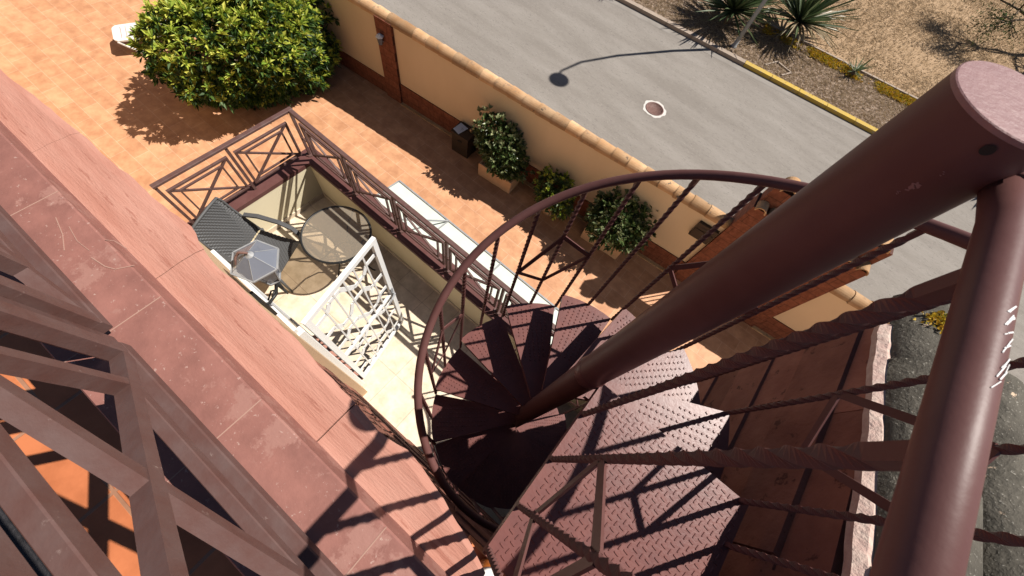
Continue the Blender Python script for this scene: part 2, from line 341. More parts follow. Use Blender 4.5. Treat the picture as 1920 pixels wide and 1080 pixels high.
# ------------------------------------------------------------------ yard: raised planter with the big shrub
pl = thing('raised_planter', 'low terracotta edged planting bed under the big yellow green shrub', 'planter', (-10.9, 4.3, 0))
b = MB()
x0, x1, y0, y1 = -12.0, -9.05, 3.12, 5.0
for q in ((x0, y0, x1, y0+.12), (x0, y1-.12, x1, y1), (x0, y0+.12, x0+.12, y1-.12), (x1-.12, y0+.12, x1, y1-.12)): b.box(q[0], q[1], 0, q[2], q[3], .22)
b.build('edging', TILEC, pl); b = MB(); b.box(x0+.12, y0+.12, .0, x1-.12, y1-.12, .17); b.build('soil', SOIL, pl)
bt = thing('big_shrub', 'large round shrub with glossy yellow green leaves beside the boundary wall', 'shrub', (-9.6, 3.7, .17))
branchy((-9.6, 3.7), 1.0, .1, 2.0, 11, .05).build('stem', BARK, bt)
crown_obj('foliage', [dict(c=(-9.48, 3.42, 1.30), rad=(1.16, 1.22, 1.08), nros=2500, leaf=.155, wid=.056, per=12, shell=.62, nl=34, lump=.30, young=.66, topz=.0, tight=.5),
                      dict(c=(-10.2, 4.4, 1.25), rad=(.82, .82, .95), nros=900, leaf=.155, wid=.056, per=12, shell=.6, young=.66, topz=.0, tight=.5),
                      dict(c=(-9.1, 4.25, 1.1), rad=(.60, .6, .85), nros=520, leaf=.15, wid=.055, per=11, shell=.5, young=.66, topz=.0, tight=.5, lump=.3)], [LFD, LFY], bt)
# white plastic lounger behind the shrub
lg = thing('sun_lounger', 'white plastic sun lounger with a slotted bed, half behind the big shrub', 'lounger', (-12.87, 1.70, 0))
LM = Matrix.Translation((-12.87, 1.70, 0)) @ Matrix.Rotation(R(66), 4, 'Z')
def lbox(b, u0, u1, v0, v1, z0_, z1_):
    k = len(b.v); b.box(u0, v0, z0_, u1, v1, z1_)
    for q in range(k, len(b.v)): b.v[q] = tuple(LM @ Vector(b.v[q]))
b = MB()
pz = [(0.0, -.20), (.03, -.26), (.09, -.30), (.16, -.31), (.16, .31), (.09, .30), (.03, .26), (0, .20)]
b.prism([tuple((LM @ Vector((u, v, 0)))[:2]) for u, v in pz], .33, .365)
lbox(b, .16, 1.35, -.31, -.21, .33, .365); lbox(b, .16, 1.35, .21, .31, .33, .365)
for i in range(11): lbox(b, .18+i*.107, .18+i*.107+.088, -.21, .21, .335, .362)
b.build('seat', WHITE, lg)
b = MB(); kk = len(b.v)
for i in range(6): b.box(1.36+i*.11, -.3, .37+i*.075, 1.36+i*.11+.09, .3, .40+i*.075)
for q in range(kk, len(b.v)): b.v[q] = tuple(LM @ Vector(b.v[q]))
b.build('backrest', WHITE, lg)
for sv in (-.30, .30):
    for u0 in (.06, .95):
        b = MB(); q = [LM @ Vector(v) for v in ((u0, sv, .345), (u0+.30, sv, .03), (u0+.48, sv, .03), (u0+.62, sv, .345))]
        for s_, e_ in zip(q, q[1:]): b.bar(s_, e_, .03, .055, up=LM.to_3x3() @ Vector((0, 1, 0)))
        b.build('leg', WHITE, lg)
# ------------------------------------------------------------------ boundary wall
WL = Vector((*W5(-3, 6.16), 0))
bw = thing('boundary_wall', 'cream rendered garden wall topped with clay ridge tiles along the road', 'wall', WL)
def wbox(b, x0_, x1_, y0_, y1_, z0, z1):
    p = [W5(x0_, y0_), W5(x1_, y0_), W5(x1_, y1_), W5(x0_, y1_)]; return b.prism(p, z0, z1)
YI = 6.16
b = MB(); wbox(b, -26, 1.83, YI+.02, YI+.22, 0, 2.03); wbox(b, 3.97, 22, YI+.02, YI+.22, 0, 2.03); b.build('render', WALLY, bw)
b = MB(); wbox(b, -26, -6.90, YI, YI+.02, 0, .45); wbox(b, -6.42, 1.83, YI-.004, YI+.02, 0, .58); wbox(b, 3.97, 22, YI-.004, YI+.02, 0, .58); b.build('stone_plinth', PLINTH, bw)
b = MB(); wbox(b, -6.42, 1.83, YI-.09, YI-.004, 0, .035); wbox(b, 3.97, 22, YI-.09, YI-.004, 0, .035); b.build('skirting', TILEC, bw)
b = MB(); wbox(b, -6.90, -6.42, YI-.05, YI+.26, 0, 2.06); b.build('stone_pilaster', PLINTH, bw)
def ridge(b, x0_, x1_, zc=2.0, step=.36, r=.15):
    x_ = x0_; k = 0
    while x_ < x1_:
        e = min(x_+step+.035, x1_+.02); cx = YI+.12+random.uniform(-.006, .006); ra, rb_ = r*1.04, r*.93; zz = zc+random.uniform(0, .008)
        vs = []; n_ = 12
        for (xx, rr) in ((x_, ra), (e, rb_), (x_, ra-.018), (e, rb_-.018)):
            for j in range(n_+1):
                a = math.pi*j/n_; px, py = W5(xx, cx+rr*math.cos(a)); vs.append((px, py, zz+rr*1.0*math.sin(a)+.0))
        fs = []; m_ = n_+1
        for j in range(n_):
            fs += [(j, j+1, m_+j+1, m_+j), (2*m_+j+1, 2*m_+j, 3*m_+j, 3*m_+j+1), (j+1, j, 2*m_+j, 2*m_+j+1), (m_+j, m_+j+1, 3*m_+j+1, 3*m_+j)]
        fs += [(0, m_, 3*m_, 2*m_), (n_, 2*m_+n_, 3*m_+n_, m_+n_)]
        b.add(vs, fs); x_ += step; k += 1
b = MB(); ridge(b, -26, 1.82, 2.02); ridge(b, 3.98, 22, 2.02); b.build('ridge_tiles', TILEC, bw)
# wall lamp on pilaster
lx, ly = W5(-6.72, YI-.14)
wl = thing('wall_lamp', 'small white lantern fixed to the brown stone pilaster', 'wall lamp', (lx, ly, 1.7))
b = MB(); b.lathe((lx, ly, 1.62), [(0, .15), (.03, .15), (.09, .10), (.095, .09), (0, .09)], 6, False); b.build('lamp_roof', WHITEM, wl)
b = MB(); b.lathe((lx, ly, 1.62), [(.075, .09), (.05, -.08), (0, -.08)], 6, False); b.build('glass_body', LGL, wl)
b = MB(); b.bar((lx, ly, 1.60), (*W5(-6.72, YI-.05), 1.55), .02, .02); b.build('bracket', GREYM, wl)
# gate portal: two stone pillars and lintel beams with tile caps
gp = thing('gate_portal', 'tall brown stone gate portal with clay tile tops in the garden wall', 'gateway', (*W5(2.6, 6.3), 0))
def rid_y(b, xc, y0_, y1_, z0, r=.12):
    n_ = 12; vs = []
    for yy_ in (y0_, y1_):
        for rr in (r, r-.02):
            for j in range(n_+1):
                a = math.pi*j/n_; px, py = W5(xc+rr*math.cos(a), yy_); vs.append((px, py, z0+rr*math.sin(a)))
    m_ = n_+1; fs = []
    for j in range(n_):
        fs += [(j, j+1, 2*m_+j+1, 2*m_+j), (m_+j+1, m_+j, 3*m_+j, 3*m_+j+1), (j+1, j, m_+j, m_+j+1), (2*m_+j, 2*m_+j+1, 3*m_+j+1, 3*m_+j)]
    fs += [(0, 2*m_, 3*m_, m_), (n_, m_+n_, 3*m_+n_, 2*m_+n_)]
    b.add(vs, fs)
for (xa, xb) in ((1.83, 2.33), (3.48, 3.97)):
    b = MB(); wbox(b, xa, xb, YI-.06, YI+.34, 0, 2.80); wbox(b, xa+.04, xb-.04, YI+.10, YI+.36, 2.80, 3.20); b.build('pillar', PLINTH, gp)
    b = MB(); rid_y(b, (xa+xb)/2, YI+.06, YI+.40, 3.195, .13); b.build('cap_tile', TILEC, gp); b = MB(); rid_y(b, (xa+xb)/2-.12, YI-.12, YI+.095, 2.795, .10); rid_y(b, (xa+xb)/2+.12, YI-.12, YI+.095, 2.795, .10); b.build('ledge_tile', TILEC, gp)
b = MB(); wbox(b, 2.33, 3.48, YI+.02, YI+.24, 2.3, 2.75); b.build('lintel', PLINTH, gp)
b = MB()
for xx in (2.45, 2.82, 3.2): rid_y(b, xx, YI-.05, YI+.30, 2.72, .15)
b.build('lintel_tiles', TILEC, gp)
b = MB()
for i in range(9): wbox(b, 2.3+i*.125, 2.3+i*.125+.02, YI+.1, YI+.12, .05, 2.2)
wbox(b, 2.26, 3.39, YI+.09, YI+.13, 2.2, 2.24); wbox(b, 2.26, 3.39, YI+.09, YI+.13, .1, .14); b.build('gate', DARKB, gp)
# mailbox
mb = thing('letter_box', 'dark flat letter box set in the cream wall beside the gate', 'letter box', (*W5(1.40, 6.16), 1.6))
b = MB(); wbox(b, 1.38, 1.80, YI-.06, YI+.02, 1.44, 1.86); b.build('body', DARKB, mb)
b = MB(); wbox(b, 1.40, 1.78, YI-.072, YI-.06, 1.46, 1.70); b.build('door', DARKB, mb)
b = MB(); wbox(b, 1.48, 1.70, YI-.066, YI-.06, 1.75, 1.79); b.build('slot', BLACKM, mb)
# potted shrubs by the wall
def trough(name, label, cx, cy, L_, W_, H_, pot_mat, sp, leafsz, round_=False, grp='potted shrubs along the garden wall'):
    t = thing(name, label, 'potted plant', (cx, cy, 0), grp); rz = R(5.5)
    b = MB()
    if round_: b.lathe((cx, cy, 0), [(0, 0), (L_*.7, 0), (L_*.8, H_*.3), (L_, H_*.9), (L_*1.06, H_*.92), (L_*1.06, H_), (L_*.92, H_), (L_*.9, H_-.06), (0, H_-.06)], 28)
    else:
        b.box(cx-L_/2+.02, cy-W_/2+.02, 0, cx+L_/2-.02, cy+W_/2-.02, H_-.06, rz, (cx, cy, 0))
        for q in ((-L_/2, -W_/2, L_/2, -W_/2+.04), (-L_/2, W_/2-.04, L_/2, W_/2), (-L_/2, -W_/2+.04, -L_/2+.04, W_/2-.04), (L_/2-.04, -W_/2+.04, L_/2, W_/2-.04)):
            b.box(cx+q[0], cy+q[1], .03, cx+q[2], cy+q[3], H_, rz, (cx, cy, 0))
    b.build('pot', pot_mat, t)
    b = MB(); b.lathe((cx, cy, H_-.055), [((min(L_, W_)*.42 if not round_ else L_*.88), 0), (0, .01)], 20); b.build('soil', SOIL, t)
    branchy((cx, cy), .3, H_-.05, H_+.55, 8, .015).build('stem', BARK, t)
    crown_obj('foliage', sp, leafsz, t); return t
trough('potted_shrub', 'tall pale tipped shrub in a sand coloured trough nearest the dark bin', -3.55, 5.42, .95, .42, .42, POT,
       [dict(c=(-3.72, 5.50, 1.05), rad=(.62, .46, .62), nros=520, leaf=.115, wid=.055, per=6, shell=.35, lump=.3, nl=12), dict(c=(-3.3, 5.45, .75), rad=(.4, .4, .4), nros=160, leaf=.11, wid=.05, per=6, shell=.3)], [LFG, LFV])
trough('potted_shrub', 'low dark green shrub in a round sand coloured pot between two troughs', -2.05, 5.58, .22, .3, .38, POT,
       [dict(c=(-2.1, 5.62, .72), rad=(.48, .40, .40), nros=330, leaf=.10, wid=.045, per=6, shell=.35, lump=.3), dict(c=(-1.75, 5.45, .6), rad=(.28, .28, .28), nros=110, leaf=.10, wid=.045, per=6, shell=.3)], [LFG, LFY], True)
trough('potted_shrub', 'bushy grey green shrub in the sand coloured trough nearest the gate', -.55, 5.78, 1.0, .42, .42, POT,
       [dict(c=(-.58, 5.85, 1.0), rad=(.66, .48, .58), nros=560, leaf=.11, wid=.055, per=6, shell=.35, lump=.3, nl=12), dict(c=(-.15, 5.8, .85), rad=(.4, .35, .4), nros=160, leaf=.11, wid=.05, per=6, shell=.3)], [LFG, LFV])
# dark storage bin with paper and jar
bx, by = -4.78, 5.50
sb = thing('storage_bin', 'dark brown upright bin standing by the garden wall', 'bin', (bx, by, 0))
b = MB(); b.box(bx-.24, by-.19, .02, bx+.24, by+.19, .60, R(5.5), (bx, by, 0)); b.build('body', DARKB, sb)
b = MB(); b.box(bx-.26, by-.21, .603, bx+.26, by+.21, .645, R(5.5), (bx, by, 0)); b.build('lid', DARKB, sb)
b = MB(); b.bar((bx-.02, by-.225, .48), (bx+.10, by-.215, .48), .02, .02); b.build('handle', BLACKM, sb)
b = MB(); b.add([(bx-.25+.02, by-.15, .648), (bx-.02, by-.19, .649), (bx+.02, by+.11, .651), (bx-.23, by+.13, .65), (bx-.25+.02, by-.15, .652), (bx-.02, by-.19, .653), (bx+.02, by+.11, .66), (bx-.23, by+.13, .654)],
              [(3, 2, 1, 0), (4, 5, 6, 7), (0, 1, 5, 4), (1, 2, 6, 5), (2, 3, 7, 6), (3, 0, 4, 7)])
for i, (u_, v_) in enumerate(((-.07, .02), (-.05, .05), (-.03, .0), (-.06, -.03))):
    b.cur = 1; b.box(bx+u_-.05, by+v_, .6565, bx+u_+.03, by+v_+.008, .6575, R(40+20*i))
b.cur = 0
tag(b.build('paper_sheet', [PAPER, GREYM]), 'pale lilac sheet of paper lying on the dark bin lid', 'paper')
b = MB(); b.lathe((bx+.13, by+.10, .646), [(0, 0), (.035, 0), (.04, .05), (.03, .08), (0, .08)], 16); tag(b.build('candle_jar', TILEC), 'small beige jar standing beside the paper on the dark bin', 'jar')
# ------------------------------------------------------------------ street lamp, plants beyond the road, tree
lp = thing('street_lamp', 'tall thin grey street lamp at the kerb casting a round shadow on the road', 'street lamp', (-1.54, 15.75, .06))
b = MB(); b.tube([(-1.54, 15.75, 0), (-1.53, 15.72, 3), (-1.44, 15.58, 5.6), (-1.30, 15.36, 7.2), (-1.12, 15.02, 7.95), (-1.02, 14.85, 8.08)], [.07, .06, .052, .045, .035, .03], 12); b.build('pole', GREYM, lp)
b = MB(); b.lathe((-.92, 14.65, 7.98), [(0, .16), (.08, .15), (.28, .05), (.31, 0), (.28, -.02), (0, -.03)], 32); b.build('lamp_head', GREYM, lp)
b = MB(); b.lathe((-1.54, 15.75, .06), [(.11, 0), (.11, .02), (.075, .04), (.07, .30), (.06, .32)], 16); b.build('base', GREYM, lp)
def agave(name, label, x_, y_, z_, n_, ln, wd, dry=.1, trunk=0, grp='spiky plants beyond the road'):
    t = thing(name, label, 'plant', (x_, y_, z_), grp)
    Vs = []; Fs = []; mi = []
    for i in range(n_):
        el = math.acos(1-random.random()*1.05); az_ = random.random()*2*math.pi; d = Vector((math.sin(el)*math.cos(az_), math.sin(el)*math.sin(az_), math.cos(el)+.15))
        d.normalize(); L_ = ln*(.75+.4*random.random()); s = d.cross(Vector((0, 0, 1))).normalized() if abs(d.z) < .98 else Vector((1, 0, 0)); nn = s.cross(d)
        isd = d.z < -.0+dry and random.random() < .5; base = Vector((x_, y_, z_+.12+trunk)); k = len(Vs)
        droop = .25 if isd else .06
        for tt, ww in ((0, .6), (.35, 1), (.7, .7), (1, .03)):
            p = base+d*L_*tt-Vector((0, 0, 1))*droop*L_*tt*tt; p.z = max(p.z, z_+.02)
            Vs += [p-s*wd*ww*.5+nn*wd*.12, p-nn*wd*.08, p+s*wd*ww*.5+nn*wd*.12]
        for j in range(3):
            a = k+j*3
            for q in ((a, a+1, a+4), (a, a+4, a+3), (a+1, a+2, a+5), (a+1, a+5, a+4)): Fs.append(q); mi.append(1 if isd else 0)
    o = leafobj('leaves', [(np.array([tuple(v) for v in Vs]), np.array(Fs), 0)], [AGV, AGD], t); o.data.polygons.foreach_set('material_index', np.array(mi, dtype=np.int32))
    b = MB(); b.tube([(x_, y_, z_-.05), (x_, y_, z_+.15+trunk)], [.11, .09], 10); b.build('trunk', BARK, t)
agave('spiky_plant', 'broad dark green spiky plant left of the street lamp pole', -2.35, 16.75, .06, 190, 1.75, .10, trunk=.3)
agave('spiky_plant', 'spiky plant with dry brown lower leaves right of the street lamp pole', -.35, 18.2, .06, 170, 1.85, .10, .5, trunk=.35)
agave('spiky_plant', 'small single tuft of pointed leaves beside the yellow ground cover', 2.25, 18.05, .06, 22, .6, .05)
agave('spiky_plant', 'spiky plant at the far left end casting a star shadow on the road', -5.35, 16.2, .06, 90, .85, .07, trunk=1.9)
agave('spiky_plant', 'spiky plant seen beyond the column at the far right kerb', 8.1, 16.8, .06, 70, .9, .07, trunk=.9)
# litter, groundcover and dry grass blades
def scatter(name, N, area, z_, ln, wd, mats_, flat=.4, frm=R7, label=None):
    u = rng.random((N, 2)); xs_ = area[0]+u[:, 0]*(area[1]-area[0]); ys_ = area[2]+u[:, 1]*(area[3]-area[2])
    if label == 'clump':
        keep = (np.sin(xs_*2.3)+np.sin(xs_*5.1+ys_*2)+rng.normal(size=N)*.5) > -.2; xs_, ys_ = xs_[keep], ys_[keep]
    P_ = np.array([(*frm(a, c), z_) for a, c in zip(xs_, ys_)]); d = rng.normal(size=P_.shape); d[:, 2] = abs(d[:, 2])*flat+.08
    V, F = leafmesh(P_, d, ln, wd); return leafobj(name, [(V, F, 0)], mats_)
scatter('straw_litter', 26000, (-9, 10, 15.4, 18.1), .065, .16, .012, [DRB], .25)['kind'] = 'stuff'
scatter('dry_grass_blades', 70000, (-9, 17, 18.15, 31), .07, .17, .016, [DRB], .7)['kind'] = 'stuff'
scatter('yellow_ground_cover', 9000, (1.0, 8.5, 17.45, 18.0), .07, .10, .05, [FLW], .8, label='clump')['kind'] = 'stuff'
eb = MB(); x = -3.0
while x < 9:
    p = [R7(x, 18.06), R7(x+.42, 18.06), R7(x+.42, 18.15), R7(x, 18.15)]; eb.prism(p, 0, .13); x += .45
eb.build('bed_edging', KERB, kind='structure')
wf = MB()
for (a_, c_) in (((-.30, 15.75), (-.05, 16.3)), ((-.05, 16.3), (.55, 16.15)), ((.35, 15.72), (.55, 16.15))): wf.bar((*a_, .09), (*c_, .09), .05, .03)
tag(wf.build('concrete_frame', KERB), 'small pale broken frame lying in the litter by the kerb', 'frame')
tr = thing('bare_tree', 'sparse grey branched tree on the dry grass, top right', 'tree', (8.6, 27.4, .05))
tb = MB(); tips = []
def grow(p, d, L_, r, dep):
    q = p+d*L_; mid = (p+q)/2+Vector((random.uniform(-.1, .1), random.uniform(-.1, .1), 0))*L_*.6
    tb.tube([p, mid, q], [r, r*.85, r*.7], 7 if dep < 3 else 5)
    if dep >= 6: tips.append(q); return
    if dep >= 3: tips.append(q)
    for _ in range(3 if dep < 2 else 2+(random.random() < .4)):
        nd = (d+Vector((random.uniform(-1, 1), random.uniform(-1, 1), random.uniform(-.4, .4)))*.8).normalized(); grow(q, nd, L_*random.uniform(.62, .82), r*.62, dep+1)
grow(Vector((8.6, 27.4, 0)), Vector((-.65, -.75, .55)).normalized(), 1.7, .15, 0); grow(Vector((8.6, 27.4, 0)), Vector((-.1, -.7, .8)).normalized(), 1.7, .13, 0)
tb.build('trunk', BARK, tr)
tp = np.repeat(np.array([tuple(v) for v in tips]), 9, 0)+rng.normal(size=(len(tips)*9, 3))*.22
V, F = leafmesh(tp, rng.normal(size=tp.shape), .14, .035); leafobj('crown', [(V, F, 0)], [LFD], tr)
# ------------------------------------------------------------------ the house
ZB, ZT = 2.76, 6.30            # balcony floor, roof terrace floor
FY = -.105                     # facade plane
ZC = 7.7-1.13                  # stone coping top
hs = thing('house', 'house with a split stone coping, small tiled balcony and roof terrace', 'house', (-3, -2, 0))
b = MB(); b.box(-20, -9, 0, -4.09, -.62, ZT-.16); b.box(-4.09, -9, 0, -2.42, -.30, ZT-.16); b.box(-2.42, -9, 0, -1.30, FY, ZT-.16); b.box(-1.30, -9, 0, 1.0, -.215, ZT-.16); b.build('wall', WALLC, hs)
# terrace floor
b = MB(); b.box(-20, -9, ZT-.16, 6, -.42, ZT); b.box(.205, -.42, ZT-.16, .90, -.136, ZT); b.build('terrace_floor', TERR, hs)
# parapet strip (tiled) under the railing
b = MB(); ZS = 7.7-1.02
b.bbox(-20, -.43, ZT-.16, .20, -.192, ZS, .004)
b.cur = 1
for xj in (-6.2, -5.7, -5.2, -4.7, -4.2, -3.7, -3.2, -2.7, -2.22, -1.75, -1.29, -.83, -.44, -.02): b.box(xj-.0013, -.4285, ZS-.04, xj+.0013, -.193, ZS+.0008)
# cracks
def crack(b, pts_, wd=.0022):
    for (p, q) in zip(pts_, pts_[1:]): b.bar((*p, ZS+.0005), (*q, ZS+.0005), wd, .0016)
hx = lambda px, py: (h(px, py)[0]*(7.7-ZS), h(px, py)[1]*(7.7-ZS))
crack(b, [hx(172, 483), hx(198, 500), hx(217, 505), hx(252, 498)]); crack(b, [hx(105, 408), hx(118, 440), hx(121, 470)], .0016); crack(b, [hx(130, 425), hx(145, 452), hx(168, 470)], .0012); crack(b, [hx(197, 450), hx(215, 452), hx(238, 466)], .0015)
b.build('parapet', [COPT, GROUT], hs)
# stone coping in rough slabs
prof = [(-20, -.12), (-4, -.10), (-2.6, -.095), (-2.03, -.085), (-1.7, -.062), (-1.26, -.044), (-1.07, -.030), (-1.02, -.045), (-.88, -.060), (-.7, -.052), (-.5, -.058), (-.36, -.062), (-.2, -.075), (-.11, -.058), (-.02, -.072), (.08, -.09), (.18, -.118), (.24, -.14)]
def yo(x_):
    for (a, ya), (c, yc) in zip(prof, prof[1:]):
        if a <= x_ <= c: return ya+(yc-ya)*(x_-a)/(c-a)
    return prof[-1][1]
slabs = [-9, -7.6, -6.4, -5.3, -4.2, -3.3, -2.45, -1.62, -.98, -.30, .235]
for i in range(len(slabs)-1):
    xa, xb = slabs[i]+.0015, slabs[i+1]-.0015; n_ = max(6, int((xb-xa)/.03)); vs = []; dz = random.uniform(-.004, .003)
    rows = 7
    for k in range(n_+1):
        xx = xa+(xb-xa)*k/n_; yedge = yo(xx)+.0025*math.sin(xx*23+i)+random.uniform(-.0022, .0022)
        for j in range(rows):
            t = j/(rows-1); yy_ = -.1935+(yedge+.1935)*t
            z_ = ZC+dz+.0007*math.sin(yy_*190+xx*.6)+.001*math.sin(yy_*50-xx*1.5)-(.008*t if j == rows-1 else 0)
            vs.append((xx, yy_, z_))
        vs += [(xx, yedge-.006+random.uniform(-.004, .002), ZC-.022), (xx, yedge-.015, ZC-.045), (xx, -.1935, ZC-.045)]
    m_ = rows+3; fs = []
    for k in range(n_):
        for j in range(m_-1): fs.append((k*m_+j, (k+1)*m_+j, (k+1)*m_+j+1, k*m_+j+1))
    fs += [list(range(m_)), list(range(n_*m_+m_-1, n_*m_-1, -1))]
    b = MB(); b.add(vs, fs); b.build('coping_slab', STONE, hs)
# rough stone cladding on the facade below the coping, right hand part
b = MB()
zt_ = ZC-.05; r_ = 0
for zz in np.arange(zt_, 3.0, -.24):
    x_ = -1.298
    xe = 1.0
    while x_ < xe:
        wd = random.uniform(.3, .55); th = .03+random.uniform(0, .022)
        b.box(x_+.002, -.214, zz-.238, min(x_+wd, xe)-.002, -.205+th, zz); x_ += wd
    r_ += 1
b.build('stone_cladding', SLAB, hs)
# balcony slab, parapet, cap
XS, YW = -3.87, 1.40
b = MB(); b.box(-4.09, -.299, ZB-.2, -2.42, 1.62, ZB); b.box(-2.42, FY+.001, ZB-.2, -1.30, 1.62, ZB); b.box(-1.30, -.213, ZB-.2, 1.0, 1.62, ZB); b.build('balcony_floor', BALF, hs)
b = MB(); b.box(XS-.2, -.298, ZB-.3, XS, YW+.2, 3.395); b.box(XS, YW, ZB-.3, 1.0, YW+.2, 3.395); b.build('balcony_parapet', BALW, hs)
b = MB(); b.box(XS-.21, -.297, 3.395, XS+.004, YW+.21, 3.45); b.box(XS+.004, YW-.004, 3.395, .95, YW+.21, 3.45); b.build('parapet_cap', METAL, hs)
b = MB(); b.box(XS, FY+.021, ZB, XS+.012, YW-.012, ZB+.08); b.box(XS, YW-.012, ZB, .95, YW, ZB+.08); b.build('skirting', BALF, hs)
# door opening: white frame, open grille leaf
b = MB(); b.bbox(-2.34, FY-.05, 4.86, -1.42, FY+.025, 4.93); b.bbox(-1.46, FY-.02, ZB, -1.40, FY+.05, 4.86); b.bbox(-2.34, FY-.05, ZB, -2.28, FY+.025, 4.86); fr = b.build('door_frame', WHITEM, hs)
b = MB(); b.box(-2.28, FY-.09, ZB+.05, -1.46, FY+.006, 4.86); b.build('glass', mat('dark_window_glass', (.03, .035, .04), .1, .5), fr)
b = MB(); b.box(-2.3, FY+.03, ZB+.0, -1.46, FY+.09, ZB+.02); b.build('threshold', STONE, fr)
dh = Vector((-1.455, -.03, 0)); dd = Vector((-.19, .86, 0)).normalized(); DW = .86; z0d, z1d = ZB+.03, 4.86
dr = bpy.data.objects.new('door', None); COL.objects.link(dr); dr.parent = hs; dr.location = Vector((dh.x, dh.y, ZB))-org(hs)
dr['label'] = 'white metal grille door standing open over the balcony'
b = MB()
def dp(u, z_): p = dh+dd*u; return (p.x, p.y, z_)
dn = Vector((dd.y, -dd.x, 0))
for u in (.025, DW-.025): b.bar(dp(u, z0d), dp(u, z1d), .05, .035, up=dn)
for z_ in (z0d+.025, z1d-.025): b.bar(dp(.05, z_), dp(DW-.05, z_), .035, .05)
b.bar(dp(.05, z0d+.95), dp(DW-.05, z0d+.95), .03, .04)
b.build('door_frame', WHITEM, dr)
b = MB()
for i in (1, 2, 3, 4, 5): b.bar(dp(.05+(DW-.1)*i/6, z0d+.05), dp(.05+(DW-.1)*i/6, z1d-.05), .014, .014)
# decorative horizontal flats and octagonal rings
nst = 6; H_ = z1d-z0d-.1
for i in range(nst):
    zc_ = z0d+.05+H_*(i+.5)/nst
    pat = [(0, 0), (1, 0), (1.5, .09), (2.5, .09), (3, 0), (3.5, -.09), (4.5, -.09), (5, 0), (6, 0)] if i % 2 else [(0, .05), (.8, .05), (1.3, -.07), (2.2, -.07), (2.8, .07), (4, .07), (4.6, -.05), (6, -.05)]
    q = [dp(.05+(DW-.1)*a/6, zc_+c) for a, c in pat]
    for s_, e_ in zip(q, q[1:]): b.bar(s_, e_, .048, .007, up=dn)
b.build('grille', WHITEM, dr)
b = MB(); p = Vector(dp(DW-.03, z0d+1.0)); b.tube([p+dn*.05, p+dn*.07-dd*.13], .009, 8); b.bar(p+dn*.02+Vector((0, 0, -.1)), p+dn*.02+Vector((0, 0, .1)), .03, .01, up=dn); b.tube([p, p+dn*.06], .009, 8); b.tube([p-dn*.06, p-dn*.06-dd*.12], .009, 8); b.tube([p, p-dn*.06], .009, 8); b.build('handle', GREYM, dr)
# ------------------------------------------------------------------ frame-and-cross railings
def frame_panel(b, P0, U, wd, ht, t=.028, inset=.10):
    """square frame with diagonals and concentric inner square; P0 lower corner, U horizontal unit"""
    P0 = Vector(P0); U = Vector(U); Z_ = Vector((0, 0, 1)); Nn = U.cross(Z_)
    g = lambda u, v: P0+U*u+Z_*v
    for a, c in (((0, t/2), (wd, t/2)), ((0, ht-t/2), (wd, ht-t/2))): b.bar(g(*a), g(*c), t, t, ch=.003)
    for a, c in (((t/2, t), (t/2, ht-t)), ((wd-t/2, t), (wd-t/2, ht-t))): b.bar(g(*a), g(*c), t*.98, t, up=Nn, ch=.003)
    t2 = t*.82
    b.bar(g(t*.9, t*.9), g(wd-t*.9, ht-t*.9), t2*.92, t2*1.06, up=Nn); b.bar(g(t*.9, ht-t*.9), g(wd-t*.9, t*.9), t2*.9, t2*.94, up=Nn)
    i = inset; k = inset*ht/wd
    for a, c in (((i, k), (wd-i, k)), ((i, ht-k), (wd-i, ht-k))): b.bar(g(*a), g(*c), t2*.85, t2, ch=.002)
    for a, c in (((i, k+t2/2), (i, ht-k-t2/2)), ((wd-i, k+t2/2), (wd-i, ht-k-t2/2))): b.bar(g(*a), g(*c), t2*.75, t2*1.0, up=Nn)
br = thing('balcony_railing', 'brown metal railing of crossed square frames around the small balcony', 'railing', (XS-.1, YW+.1, 3.40))
xr, yr = XS-.1, YW+.1
b = MB(); b.bar((xr, FY+.02, 4.165), (xr, yr+.03, 4.165), .055, .035, ch=.006); b.bar((xr+.029, yr, 4.163), (.55, yr, 4.163), .055, .035, ch=.006); b.build('top_rail', RAILM, br)
for yy_ in (-.02, .735):
    b = MB(); frame_panel(b, (xr, yy_, 3.52), (0, 1, 0), .67, .53); b.build('cross_frame', RAILM, br)
for i in range(5):
    b = MB(); frame_panel(b, (-3.86+i*.80, yr, 3.52), (1, 0, 0), .72, .53); b.build('cross_frame', RAILM, br)
for i in range(6):
    x_ = (-3.90+i*.80) if i else xr
    b = MB(); b.bar((x_, yr, 3.451), (x_, yr, 4.147), .03, .03); b.lathe((x_, yr, 3.451), [(.0, .012), (.05, .012), (.055, 0)], 8, False)
    x1_ = -3.9+i*.8
    if i < 5: b.bar((x_+.012, yr, 3.75), (x1_+.045, yr, 3.75), .02, .02)
    if i > 0: b.bar((x1_-.075, yr, 3.75), (x_-.012, yr, 3.75), .02, .02)
    b.build('post', RAILM, br)
b = MB(); b.bar((xr, .6925, 3.451), (xr, .6925, 4.147), .03, .03); b.build('post', RAILM, br)
b = MB(); b.bar((xr, FY+.04, 3.451), (xr, FY+.04, 4.147), .03, .03); b.build('post', RAILM, br)
tr_ = thing('terrace_railing', 'weathered grey brown railing of crossed square frames on the red tiled parapet', 'railing', (-1.0, -.325, ZS))
YR = -.314
for k, xa in enumerate((-3.47, -2.56, -1.65, -.74)):
    wd_ = .84
    b = MB(); frame_panel(b, (xa, YR, ZS+.03), (1, 0, 0), wd_, .56, .035, .155); b.build('cross_frame', RAILM, tr_)
    b = MB(); b.bar((xa-.055, YR-.02, ZS+.001), (xa-.055, YR-.02, ZS+.66), .03, .03); b.bar((xa-.055, YR-.01, ZS+.42), (xa+.0, YR, ZS+.42), .02, .02); b.build('post', RAILM, tr_)
